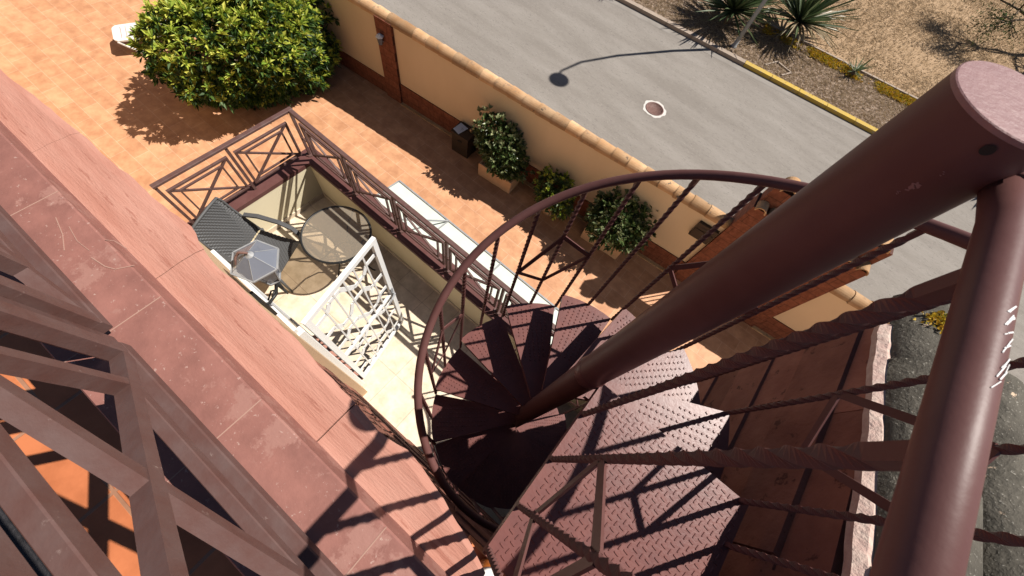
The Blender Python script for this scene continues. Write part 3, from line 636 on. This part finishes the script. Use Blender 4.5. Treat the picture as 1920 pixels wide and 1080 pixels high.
b = MB(); b.bar((-3.6, YR-.02, ZS+.68), (.12, YR-.02, ZS+.68), .055, .035, ch=.006); b.build('top_rail', RAILM, tr_)
# ------------------------------------------------------------------ lantern on the facade
lc = Vector((-1.585, .045, 5.60))
ln = thing('wall_lantern', 'six sided glass topped lantern on a curved bracket under the coping', 'lantern', (lc.x, FY, 5.3))
def hexring(r, z_, c=lc, rot=.35): return [(c.x+r*math.cos(rot+k*math.pi/3), c.y+r*math.sin(rot+k*math.pi/3), z_) for k in range(6)]
b = MB(); v = hexring(.135, 5.56)+hexring(.03, 5.63); b.add(v, [(k, (k+1) % 6, 6+(k+1) % 6, 6+k) for k in range(6)]+[[6, 7, 8, 9, 10, 11]]); b.build('glass_roof', LGL, ln)
b = MB(); r0 = hexring(.137, 5.558); r1 = hexring(.03, 5.632)
for k in range(6): b.bar(r0[k], r0[(k+1) % 6], .008, .010); b.bar(r0[k], r1[k], .0025, .0025)
b.lathe((lc.x, lc.y, 5.63), [(.024, 0), (.020, .005), (.008, .008), (.006, .016), (0, .018)], 12)
r2 = hexring(.105, 5.55); r3 = hexring(.055, 5.34)
for k in range(6): b.bar(r2[k], r3[k], .008, .008); b.bar(r3[k], r3[(k+1) % 6], .01, .01)
b.build('lantern_frame', GREYM, ln)
b = MB(); b.tube([(lc.x, lc.y, 5.652), (lc.x-.04, lc.y-.03, 5.645), (lc.x-.05, lc.y-.06, 5.612), (lc.x-.02, lc.y-.085, 5.60)], [.006, .008, .007, .004], 8); b.build('rusty_hook', IRON, ln)
b = MB(); v = hexring(.100, 5.545)+hexring(.052, 5.345); b.add(v, [(k, 6+k, 6+(k+1) % 6, (k+1) % 6) for k in range(6)]+[[11, 10, 9, 8, 7, 6]]); b.build('glass_body', LGL, ln)
b = MB(); b.tube([(lc.x, lc.y, 5.34), (lc.x+.0, lc.y, 5.27), (lc.x+.03, lc.y-.05, 5.21), (lc.x+.06, FY+.03, 5.22), (lc.x+.07, FY, 5.27)], .011, 8)
b.tube([(lc.x+.05, FY+.04, 5.24), (lc.x+.03, FY+.09, 5.27), (lc.x+.06, FY+.11, 5.30), (lc.x+.08, FY+.07, 5.29)], .006, 6)
b.box(lc.x+.02, FY, 5.16, lc.x+.12, FY+.02, 5.38); b.tube([(lc.x, lc.y, 5.26), (lc.x, lc.y, 5.08)], [.016, .006], 8); b.build('bracket', BLACKM, ln)
# ------------------------------------------------------------------ balcony furniture
TCx, TCy = -2.78, .93
tb_ = thing('round_table', 'round bistro table with frosted glass top and dark metal rim on the balcony', 'table', (TCx, TCy, ZB))
b = MB(); b.lathe((TCx, TCy, ZB+.712), [(0, .006), (.385, .006), (.385, 0), (0, 0)], 64, False); b.build('glass_top', GLS, tb_)
b = MB(); b.lathe((TCx, TCy, ZB+.70), [(.385, .0), (.405, .0), (.41, .012), (.405, .024), (.386, .024), (.385, 0)], 64); b.build('rim', BLACKM, tb_)
for k in range(4):
    a = R(20+90*k); c_, s_ = math.cos(a), math.sin(a); b = MB()
    b.tube([(TCx+c_*r, TCy+s_*r, ZB+z_) for r, z_ in ((.39, .70), (.34, .66), (.20, .60), (.12, .45), (.14, .28), (.25, .12), (.33, .02), (.37, .03))], .010, 8); b.build('leg', BLACKM, tb_)
b = MB(); b.lathe((TCx, TCy, ZB+.30), [(.125, 0), (.135, .006), (.125, .012), (.115, .006), (.125, 0)], 24); b.build('brace_ring', BLACKM, tb_)
# wicker armchair: local frame, x forward
CP = Vector((-3.33, .27, ZB)); CA = R(24)
ch = thing('wicker_armchair', 'dark grey woven wicker armchair pulled up to the round table', 'armchair', CP)
CM = Matrix.Translation(CP) @ Matrix.Rotation(CA, 4, 'Z')
def woven(b, fn, nu, nv, amp=.004):
    """woven sheet: fn(u,v)->point and normal; basket bumps, closed thickness"""
    vs = []; back = []
    for i in range(nu+1):
        for j in range(nv+1):
            p, nn = fn(i/nu, j/nv); s_ = amp*(1 if ((i//2)+(j//1)) % 2 else -1)
            vs.append(CM @ (p+nn*s_)); back.append(CM @ (p-nn*.02))
    k = (nv+1); fs = []; o_ = (nu+1)*k; vs += back
    for i in range(nu):
        for j in range(nv): fs.append((i*k+j, (i+1)*k+j, (i+1)*k+j+1, i*k+j+1)); fs.append((o_+i*k+j, o_+i*k+j+1, o_+(i+1)*k+j+1, o_+(i+1)*k+j))
    for i in range(nu): fs.append((i*k, o_+i*k, o_+(i+1)*k, (i+1)*k)); fs.append((i*k+nv, (i+1)*k+nv, o_+(i+1)*k+nv, o_+i*k+nv))
    for j in range(nv): fs.append((j, j+1, o_+j+1, o_+j)); fs.append((nu*k+j, o_+nu*k+j, o_+nu*k+j+1, nu*k+j+1))
    b.add(vs, fs)
b = MB(); woven(b, lambda u, v: (Vector((-.24+.50*u, -.26+.52*v, .43-.02*math.sin(u*3.1))), Vector((0, 0, 1))), 40, 26, .005); b.build('seat', WICK, ch)
def backf(u, v):
    y_ = (-.27+.54*v)*(1-.06*u); x_ = -.25-.20*u-.05*math.sin(u*2.5)+.05*((v-.5)*2)**2*-.3; return Vector((x_, y_, .44+.56*u-.03*((v-.5)*2)**4)), Vector((.94, 0, .34))
b = MB(); woven(b, backf, 44, 26, .006); b.build('backrest', WICK, ch)
b = MB(); q = [CM @ backf(u, v)[0] for u, v in [(0, 0), (.3, 0), (.6, 0), (.9, 0), (1, .04), (1, .3), (1, .7), (1, .96), (.9, 1), (.6, 1), (.3, 1), (0, 1)]]; b.tube(q, .016, 8); b.build('back_frame', WICK, ch)
for sy in (-1, 1):
    b = MB(); pts_ = [CM @ Vector(p) for p in ((-.36, sy*.28, .66), (-.2, sy*.31, .67), (.05, sy*.32, .66), (.22, sy*.31, .63), (.28, sy*.30, .54), (.28, sy*.29, .43))]
    for s_, e_ in zip(pts_, pts_[1:]): b.bar(s_, e_+(e_-s_)*.05, .05, .028)
    b.build('armrest', WICK, ch)
    for (xx, lean) in ((.26, .02), (-.24, -.08)):
        b = MB(); b.tube([CM @ Vector((xx, sy*.27, .42)), CM @ Vector((xx+lean, sy*.27, 0))], [.02, .014], 8); b.build('leg', WICK, ch)
# awning below the balcony
aw = thing('glazed_awning', 'long pale frosted awning outside the balcony over the yard', 'awning', (-2, 2.1, 2.4))
b = MB(); ys0, ys1 = 1.62, 2.52
segs = [-3.57, -2.46, -1.35, -.25, .85]
for xa, xb in zip(segs, segs[1:]): b.add([(xa+.012, ys0, 2.50), (xb-.012, ys0, 2.50), (xb-.012, ys1-.02, 2.40), (xa+.012, ys1-.02, 2.40), (xa+.012, ys0, 2.49), (xb-.012, ys0, 2.49), (xb-.012, ys1-.02, 2.39), (xa+.012, ys1-.02, 2.39)],
      [(0, 1, 2, 3), (7, 6, 5, 4), (0, 4, 5, 1), (1, 5, 6, 2), (2, 6, 7, 3), (3, 7, 4, 0)])
b.build('panel', AWN, aw)
b = MB(); b.bar((segs[0], ys1, 2.40), (segs[-1], ys1, 2.40), .025, .03)
for xa in segs: b.bar((xa, ys0, 2.495), (xa, ys1-.013, 2.395), .02, .03)
b.build('frame', GREYM, aw)
b = MB(); b.bar((-2.46, 2.50, 2.42), (-2.80, 1.66, 3.0), .02, .02); b.build('stay_rod', GREYM, aw)
# ------------------------------------------------------------------ stone wing with tiled roof
WX = .95
wg = thing('tiled_wing', 'stone clad side wing with lichen covered concrete roof tiles', 'building', (WX, 0, 0))
ztop = lambda y_: 7.7-(1.258-(1.53-y_)*.178)
b = MB(); yl = 1.43
poly = [(-3.0, 0), (yl, 0), (yl, ztop(yl)-.02), (-3.0, ztop(-3.0)-.02)]
vs = [(WX+.05, y_, z_) for y_, z_ in poly]+[(WX+6, y_, z_) for y_, z_ in poly]
b.add(vs, [(0, 1, 2, 3), (7, 6, 5, 4), (0, 4, 5, 1), (1, 5, 6, 2), (2, 6, 7, 3), (3, 7, 4, 0)]); b.build('wall', WALLY, wg)
b = MB(); zc_ = 8.1; row = 0
while zc_ > 1.0:
    hh_ = random.uniform(.17, .27); y_ = yl+.01
    while y_ > -1.6:
        wd_ = random.uniform(.30, .62); th = random.choice([.030, .034, .038, .050]); ya = max(y_-wd_+.002, -1.6)
        za, zb_ = zc_-hh_+.003, zc_
        tz = min(zb_, ztop(y_)-.006, 99); tz2 = min(zb_, ztop(ya)-.006)
        if tz > za+.02:
            x_ = WX+.05-th
            vs = [(x_+random.uniform(0, .006), ya, za), (x_+random.uniform(0, .006), y_, za), (x_+random.uniform(0, .006), y_, tz), (x_+random.uniform(0, .006), ya, tz2), (WX+.05, ya, za), (WX+.05, y_, za), (WX+.05, y_, tz), (WX+.05, ya, tz2)]
            b.add(vs, [(0, 3, 2, 1), (4, 5, 6, 7), (0, 1, 5, 4), (1, 2, 6, 5), (2, 3, 7, 6), (3, 0, 4, 7)])
        y_ = ya-.003
    zc_ -= hh_; row += 1
b.build('stone_slabs', SLAB, wg)
b = MB(); n_ = 90; vs = []
for k in range(n_+1):
    y_ = 1.44-3.2*k/n_; z_ = ztop(y_)
    jx = random.uniform(-.0022, .0022)+.004*math.sin(y_*9)+.003*math.sin(y_*31)
    vs += [(WX+.012+jx, y_, z_-.028), (WX+.004+jx, y_, z_+.004), (WX+.03+jx, y_, z_+.022+random.uniform(-.003, .003)), (WX+.072+jx, y_, z_+.020)]
b.add(vs, [(k*4+j, k*4+j+1, (k+1)*4+j+1, (k+1)*4+j) for k in range(n_) for j in range(3)], False); b.build('mortar_edge', MORT, wg)
b = MB()
def rolltile(b, xc, r, y0_, y1_, lift, fl=.75, n_=12):
    vs = []
    for (yy_, rr, lz) in ((y1_+.03, r*1.03, lift+.016), (y0_, r*.96, lift)):
        for j in range(n_+1):
            a = math.pi*j/n_; vs.append((xc-rr*math.cos(a), yy_, ztop(yy_)+lz+rr*fl*math.sin(a)+random.uniform(-.001, .001)))
    fs = [(j, n_+1+j, n_+2+j, j+1) for j in range(n_)]; vs.append((xc, y1_+.03, ztop(y1_)+lift-.02)); k = len(vs)-1
    fs += [(k, j, j+1) for j in range(n_)]; b.add(vs, fs, True)
yt = 1.60
while yt > -3:
    rolltile(b, WX+.168, .132, yt-.40, yt, .002, .85); 
    yt -= .38
b.build('verge_tiles', ROOFT, wg)
b = MB(); k = 0; xc = WX+.19+.235
while xc < WX+6:
    yt = 1.46
    while yt > -3:
        rolltile(b, xc, .096, yt-.34, yt, -.0, .95); b.add([(xc+.080, yt-.34, ztop(yt-.34)-.03), (xc+.165, yt-.34, ztop(yt-.34)-.03), (xc+.165, yt+.02, ztop(yt)-.012), (xc+.080, yt+.02, ztop(yt)-.012)], [(0, 1, 2, 3)])
        yt -= .33
    xc += .245; k += 1
b.build('roof_tiles', ROOFT, wg)
# lichen tufts on the verge tile
P_ = []; 
for i in range(260):
    a = random.uniform(-.25, 1.0); yy_ = 1.50+random.gauss(0, .028); xx = WX+.125+random.gauss(0, .022); P_.append((xx, yy_, ztop(yy_)+.110*math.sqrt(max(0, 1-((xx-WX-.168)/.132)**2))+.020))
P_ = np.array(P_); V, F = leafmesh(P_, rng.normal(size=P_.shape)+np.array([0, 0, .6]), .014, .010); lo = leafobj('lichen', [(V, F, 0)], [FLW], wg); lo['kind'] = 'stuff'
P_ = []
for i in range(700):
    t = random.gauss(.235, .035); yy_ = 1.40+random.gauss(0, .085); q = 1-((t-.168)/.132)**2
    if q > .02 and yy_ < 1.6: P_.append((WX+t, yy_, ztop(yy_)+.1125*math.sqrt(q)+.017))
P_ = np.array(P_); dd_ = rng.normal(size=P_.shape); dd_[:, 2] *= .12; V, F = leafmesh(P_, dd_, .012, .011, .0)
lo = leafobj('lichen', [(V, F, 0)], [leafmat('orange_lichen', (.50, .32, .20), (.60, .42, .30), (.66, .50, .36), .9)], wg); lo['kind'] = 'stuff'
# ------------------------------------------------------------------ spiral staircase
PR = .575; PX, PY = PR*math.cos(R(70.75)), PR*math.sin(R(70.75)); RC = .057
st = thing('spiral_staircase', 'brown steel spiral staircase with twisted balusters around a thick column', 'staircase', (PX, PY, ZB))
D0 = 1.36; ZL = 7.7-D0; RT = .665; STEP = 29.5
pol = lambda r, a, z_: (PX+r*math.cos(R(a)), PY+r*math.sin(R(a)), z_)
b = MB(); b.lathe((PX, PY, 0), [(RC, ZB), (RC, 7.7-.191)], 64); b.build('column', METAL, st)
b = MB(); b.lathe((PX, PY, 7.7-.191), [(RC+.0004, 0), (RC+.0004, .0045), (RC-.0008, .0054), (0, .0055)], 64, False)
b.build('column_cap', CAPM, st)
b = MB(); tz_ = 7.7-.202; a_ = 271.5
cx_, cy_ = PX+RC*math.cos(R(a_)), PY+RC*math.sin(R(a_)); b.lathe((0, 0, 0), [(.0052, 0), (0, .0)], 20)
b.v = [(cx_+math.cos(R(a_))*.0012-math.sin(R(a_))*v[0], cy_+math.sin(R(a_))*.0012+math.cos(R(a_))*v[0], tz_+v[1]) for v in b.v]; b.build('bolt_hole', BLACKM, st)
def stud(b, x_, y_, z_, s=.0062, hh_=.0042, a=0):
    vs = []
    for dx, dy in ((-s, -s*.7), (s, -s*.7), (s, s*.7), (-s, s*.7)): vs.append((x_+dx*math.cos(a)-dy*math.sin(a), y_+dx*math.sin(a)+dy*math.cos(a), z_))
    for dx, dy in ((-s*.45, -s*.3), (s*.45, -s*.3), (s*.45, s*.3), (-s*.45, s*.3)): vs.append((x_+dx*math.cos(a)-dy*math.sin(a), y_+dx*math.sin(a)+dy*math.cos(a), z_+hh_))
    b.add(vs, [(0, 1, 5, 4), (1, 2, 6, 5), (2, 3, 7, 6), (3, 0, 4, 7), (4, 5, 6, 7)])
NT = 17
for n_ in range(1, NT+1):
    a0_, a1_ = (n_-1)*STEP+.6, n_*STEP+.0; z_ = ZL-.2*n_; am = (a0_+a1_)/2
    b = MB(); outer = [a0_+(a1_-a0_)*k/6 for k in range(7)]
    w0 = .042
    u0 = Vector((math.cos(R(a0_)), math.sin(R(a0_)))); n0 = Vector((-u0.y, u0.x)); u1 = Vector((math.cos(R(a1_)), math.sin(R(a1_)))); n1 = Vector((-u1.y, u1.x))
    poly = [(PX+u0.x*.06-n0.x*.03, PY+u0.y*.06-n0.y*.03)]+[pol(RT, o_, 0)[:2] for o_ in outer]+[(PX+u1.x*.06+n1.x*.03, PY+u1.y*.06+n1.y*.03)]
    m_ = len(poly); t = .004
    b.prism(poly, z_-t, z_)
    for i in range(m_-1):   # turned down edge
        p, q = Vector(poly[i]), Vector(poly[i+1]); dv = (q-p).normalized(); nn = Vector((-dv.y, dv.x))*.003
        b.add([(p.x, p.y, z_-.035), (q.x, q.y, z_-.035), (q.x, q.y, z_-t), (p.x, p.y, z_-t), (p.x+nn.x, p.y+nn.y, z_-.035), (q.x+nn.x, q.y+nn.y, z_-.035), (q.x+nn.x, q.y+nn.y, z_-t), (p.x+nn.x, p.y+nn.y, z_-t)],
              [(0, 1, 2, 3), (7, 6, 5, 4), (0, 4, 5, 1)])
    # rows of studs run along the middle direction
    um = Vector((math.cos(R(am)), math.sin(R(am)))); nm = Vector((-um.y, um.x))
    for i in range(17):
        rr = .28+.0225*i
        for j in range(-9, 10):
            off = j*.030
            p = um*rr+nm*off; ra = p.length; aa = math.degrees(math.atan2(p.y, p.x))-am; aa = (aa+180) % 360-180
            if ra < RT-.025 and abs(aa) < STEP/2-1-.6/ra*1.2: stud(b, PX+p.x, PY+p.y, z_, a=R(am)+(.6 if (i+j) % 2 else -.6))
    b.build('tread', METALD, st)
b = MB(); b.lathe((PX, PY, ZL), [(RC+.0004, -.05), (RC+.004, -.035), (RC+.005, -.01), (RC+.003, .012), (RC+.0004, .022)], 48); b.build('hub_collar', METALD, st)
b = MB()
lpoly = [(.05, -.02), (.05, -.672), (.668, -.672), (.668, -.014), (.06, -.014)]
lpoly = [(PX+x_, PY+y_) for x_, y_ in lpoly]
b.prism(lpoly, ZL-.004, ZL)
m_ = len(lpoly)
for i in range(m_):
    p, q = Vector(lpoly[i]), Vector(lpoly[(i+1) % m_]); dv = (q-p).normalized(); nn = Vector((-dv.y, dv.x))*.003
    b.add([(p.x, p.y, ZL-.04), (q.x, q.y, ZL-.04), (q.x, q.y, ZL-.004), (p.x, p.y, ZL-.004), (p.x+nn.x, p.y+nn.y, ZL-.04), (q.x+nn.x, q.y+nn.y, ZL-.04), (q.x+nn.x, q.y+nn.y, ZL-.004), (p.x+nn.x, p.y+nn.y, ZL-.004)], [(0, 1, 2, 3), (7, 6, 5, 4), (0, 4, 5, 1)])
def inside(px, py, poly, mg=.012):
    n_ = len(poly); s_ = None
    for i in range(n_):
        p, q = Vector(poly[i]), Vector(poly[(i+1) % n_]); e = q-p; d = (e.x*(py-p.y)-e.y*(px-p.x))/e.length
        if s_ is None: s_ = 1 if d > 0 else -1
        if d*s_ < mg: return False
    return True
def lens(b, x_, y_, a, L_=.0105, W_=.0030, hh_=.0027):
    c_, s_ = math.cos(a), math.sin(a); base = [(L_, 0), (L_*.75, W_), (-L_*.75, W_), (-L_, 0), (-L_*.75, -W_), (L_*.75, -W_)]
    vs = [(x_+u*c_-v_*s_, y_+u*s_+v_*c_, ZL) for u, v_ in base]+[(x_+u*.75*c_-v_*.35*s_, y_+u*.75*s_+v_*.35*c_, ZL+hh_) for u, v_ in base]
    b.add(vs, [(k, (k+1) % 6, 6+(k+1) % 6, 6+k) for k in range(6)]+[[6, 7, 8, 9, 10, 11]])
sp = .0225
for i in range(-40, 40):
    for j in range(-40, 40):
        x_ = PX+.33+i*sp; y_ = PY-.33+j*sp
        if inside(x_, y_, lpoly, .014): lens(b, x_, y_, R(80) if (i+j) % 2 else R(170))
b.build('landing', METALD, st)
# rail height at azimuth
zrail = lambda a: 7.7-(.245+.00678*max(a, 0))
def twisted(length, s=.0155, flat_top=.045, flat_bot=.02, pitch=.15, rot=0):
    vs = []; seg = max(24, int(length/.0065)); 
    for k in range(seg+1):
        z_ = length*k/seg; tt = min(max(z_-flat_bot, 0), length-flat_bot-flat_top)
        a = rot+tt/pitch*2*math.pi+math.pi/4
        for j in range(4): vs.append((s*.7071*math.cos(a+j*math.pi/2), s*.7071*math.sin(a+j*math.pi/2), z_))
    fs = [(k*4+j, k*4+(j+1) % 4, (k+1)*4+(j+1) % 4, (k+1)*4+j) for k in range(seg) for j in range(4)]+[(3, 2, 1, 0), (seg*4, seg*4+1, seg*4+2, seg*4+3)]
    return vs, fs
cache = {}
def baluster(x_, y_, z0, z1, rot=0):
    L_ = round(z1-z0, 2)
    if L_ not in cache:
        vs, fs = twisted(L_); b = MB(); b.add(vs, fs); o = b.build('baluster', METAL, None); o.parent = st; cache[L_] = o
    else:
        o = cache[L_].copy(); COL.objects.link(o)
    o.location = Vector((x_, y_, z0))-org(st); o.rotation_euler.z = rot; return o
RB = .660
# landing guard along the straight edge
gx = PX+.058
for yy_ in (-.150, -.335, -.508, -.655): baluster(gx, PY+yy_, ZL, 7.7-.236, 0)
aa = 0; tre = lambda a: (ZL if a < 1 else ZL-.2*min(NT, int(math.ceil((a+.01)/STEP))))
k = 0
while aa <= 16.5*STEP+1:
    zt_ = tre(aa) if abs(aa/STEP-round(aa/STEP)) > .1 else ZL-.2*min(NT, round(aa/STEP)+1)
    if aa == 0: zt_ = ZL
    x_, y_, _ = pol(RB+.004 if aa else .64, aa if aa else -2, 0); baluster(x_, y_, zt_, zrail(aa)-.008, R(aa)); aa += STEP/2; k += 1
for yy_ in (-.17, -.32, -.47, -.62): baluster(PX+.655, PY+yy_, ZL, 7.7-.255, 0)
# hand rail: guard over the straight edge, round outside, spiralling down
HR = .0175
b = MB()
b.tube([(PX+.052, PY-.02, 7.7-.231), (PX+.0595, PY-.08, 7.7-.232), (PX+.056, PY-.30, 7.7-.233), (PX+.050, PY-.675, 7.7-.236)], .0172, 32); b.build('guard_rail', METAL, st)
b = MB(); pts_ = [(PX+.66, PY-.67+.08*k_, 7.7-.245) for k_ in range(8)]+[pol(.662, a_, zrail(a_)) for a_ in np.arange(0, 16.5*STEP+1, 4)]
b.tube(pts_, HR, 16); b.build('hand_rail', METAL, st)
b = MB(); wp = []
for k_ in range(26):
    a_ = math.pi*(1.0+1.15*k_/25); wp.append((PX+.0595+.0178*math.cos(a_), PY-.030-.012*abs(math.sin(a_*1.7))*.4, 7.7-.231+.0178*math.sin(a_)*-1))
b.tube(wp, [.0028+.0016*random.random() for _ in wp], 8); b.build('weld_bead', METAL, st)
b = MB()   # bare scratches on the guard rail and chips on the column
for k_ in range(16):
    t_ = k_/15; yy_ = PY-.205-.075*t_+random.uniform(-.004, .004); aa_ = R(random.uniform(84, 100)-7*(k_ % 3)); ex = PX+.0575
    L2 = random.uniform(.006, .016)
    p_ = Vector((ex+.0173*math.cos(aa_), yy_, 7.7-.2325+.0173*math.sin(aa_))); q_ = Vector((ex+.0173*math.cos(aa_-.32), yy_+L2, 7.7-.2325+.0173*math.sin(aa_-.32)))
    b.bar(p_, q_, .0004+.0007*random.random(), .0004, up=(math.cos(aa_), 0, math.sin(aa_)))
b.build('scratches', mat('bare_primer', (.75, .74, .72), .5), st)
b = MB()
for (az_, zz_, sz) in ((267, .257, .0024), (266, .262, .0018), (265, .256, .002), (270, .236, .0008), (262, .272, .001)):
    for k_ in range(4):
        a_ = R(az_+random.uniform(-1.6, 1.6)); z_ = 7.7-zz_+random.uniform(-.003, .003)
        p_ = Vector((PX+RC*math.cos(a_), PY+RC*math.sin(a_), z_)); t_ = Vector((-math.sin(a_), math.cos(a_), random.uniform(-.8, .8))).normalized()*sz
        b.bar(p_-t_, p_+t_, sz*.7, .0005, up=(math.cos(a_), math.sin(a_), 0))
b.build('paint_chips', CAPM, st)
# diamonds of flat bar
def diamond(c, sidev1, sidev2, hh_=.24):
    b = MB(); top = Vector(c)+Vector((0, 0, hh_)); bot = Vector(c)-Vector((0, 0, hh_)); s1, s2 = Vector(sidev1), Vector(sidev2)
    nn = (s2-s1).cross(Vector((0, 0, 1))).normalized()
    for p, q in ((top, s1), (s1, bot), (bot, s2), (s2, top)): b.bar(p, q, .024, .006, up=(q-p).cross(nn).normalized().cross(q-p).normalized() if False else nn)
    return b.build('diamond_ornament', METAL, st)
def dia_az(a):
    zc_ = zrail(a)-.60; dz = .00678*STEP/2
    diamond(pol(RB, a, zc_), pol(RB, a-STEP/2, zc_+dz), pol(RB, a+STEP/2, zc_-dz))
for a_ in (STEP/2, STEP*2.5, STEP*4.5, STEP*6.5, STEP*8.5, STEP*10.5, STEP*12.5, STEP*14.5): dia_az(a_)
zc_ = ZL+.475
diamond((gx, PY-.508, zc_), (gx, PY-.335, zc_), (gx, PY-.66, zc_))
# ------------------------------------------------------------------ small things
lx, ly = .285, -.166
jr = thing('lidded_jar', 'small amber jar with a ribbed white plastic lid below the landing corner', 'jar', (lx, ly, ZT))
b = MB(); b.lathe((lx, ly, ZT+.001), [(0, 0), (.034, 0), (.040, .02), (.040, .10), (.034, .11)], 32); b.build('glass', ORNG, jr)
b = MB(); b.lathe((lx, ly, ZT+.11), [(.036, 0), (.038, .0), (.038, .022), (.033, .027), (.031, .024), (.025, .024), (.024, .028), (.016, .028), (.015, .025), (0, .025)], 48); b.build('lid', WHITE, jr)
mt_ = MB(); mt_.bbox(-1.9, -1.55, ZT, -.45, -.80, ZT+.012, .005); tag(mt_.build('shade_sheet', SHADE), 'dark sheet standing in for shadow over grey on the orange roof terrace floor', 'mat')  # added dark sheet in place of shadow lying on the terrace floor
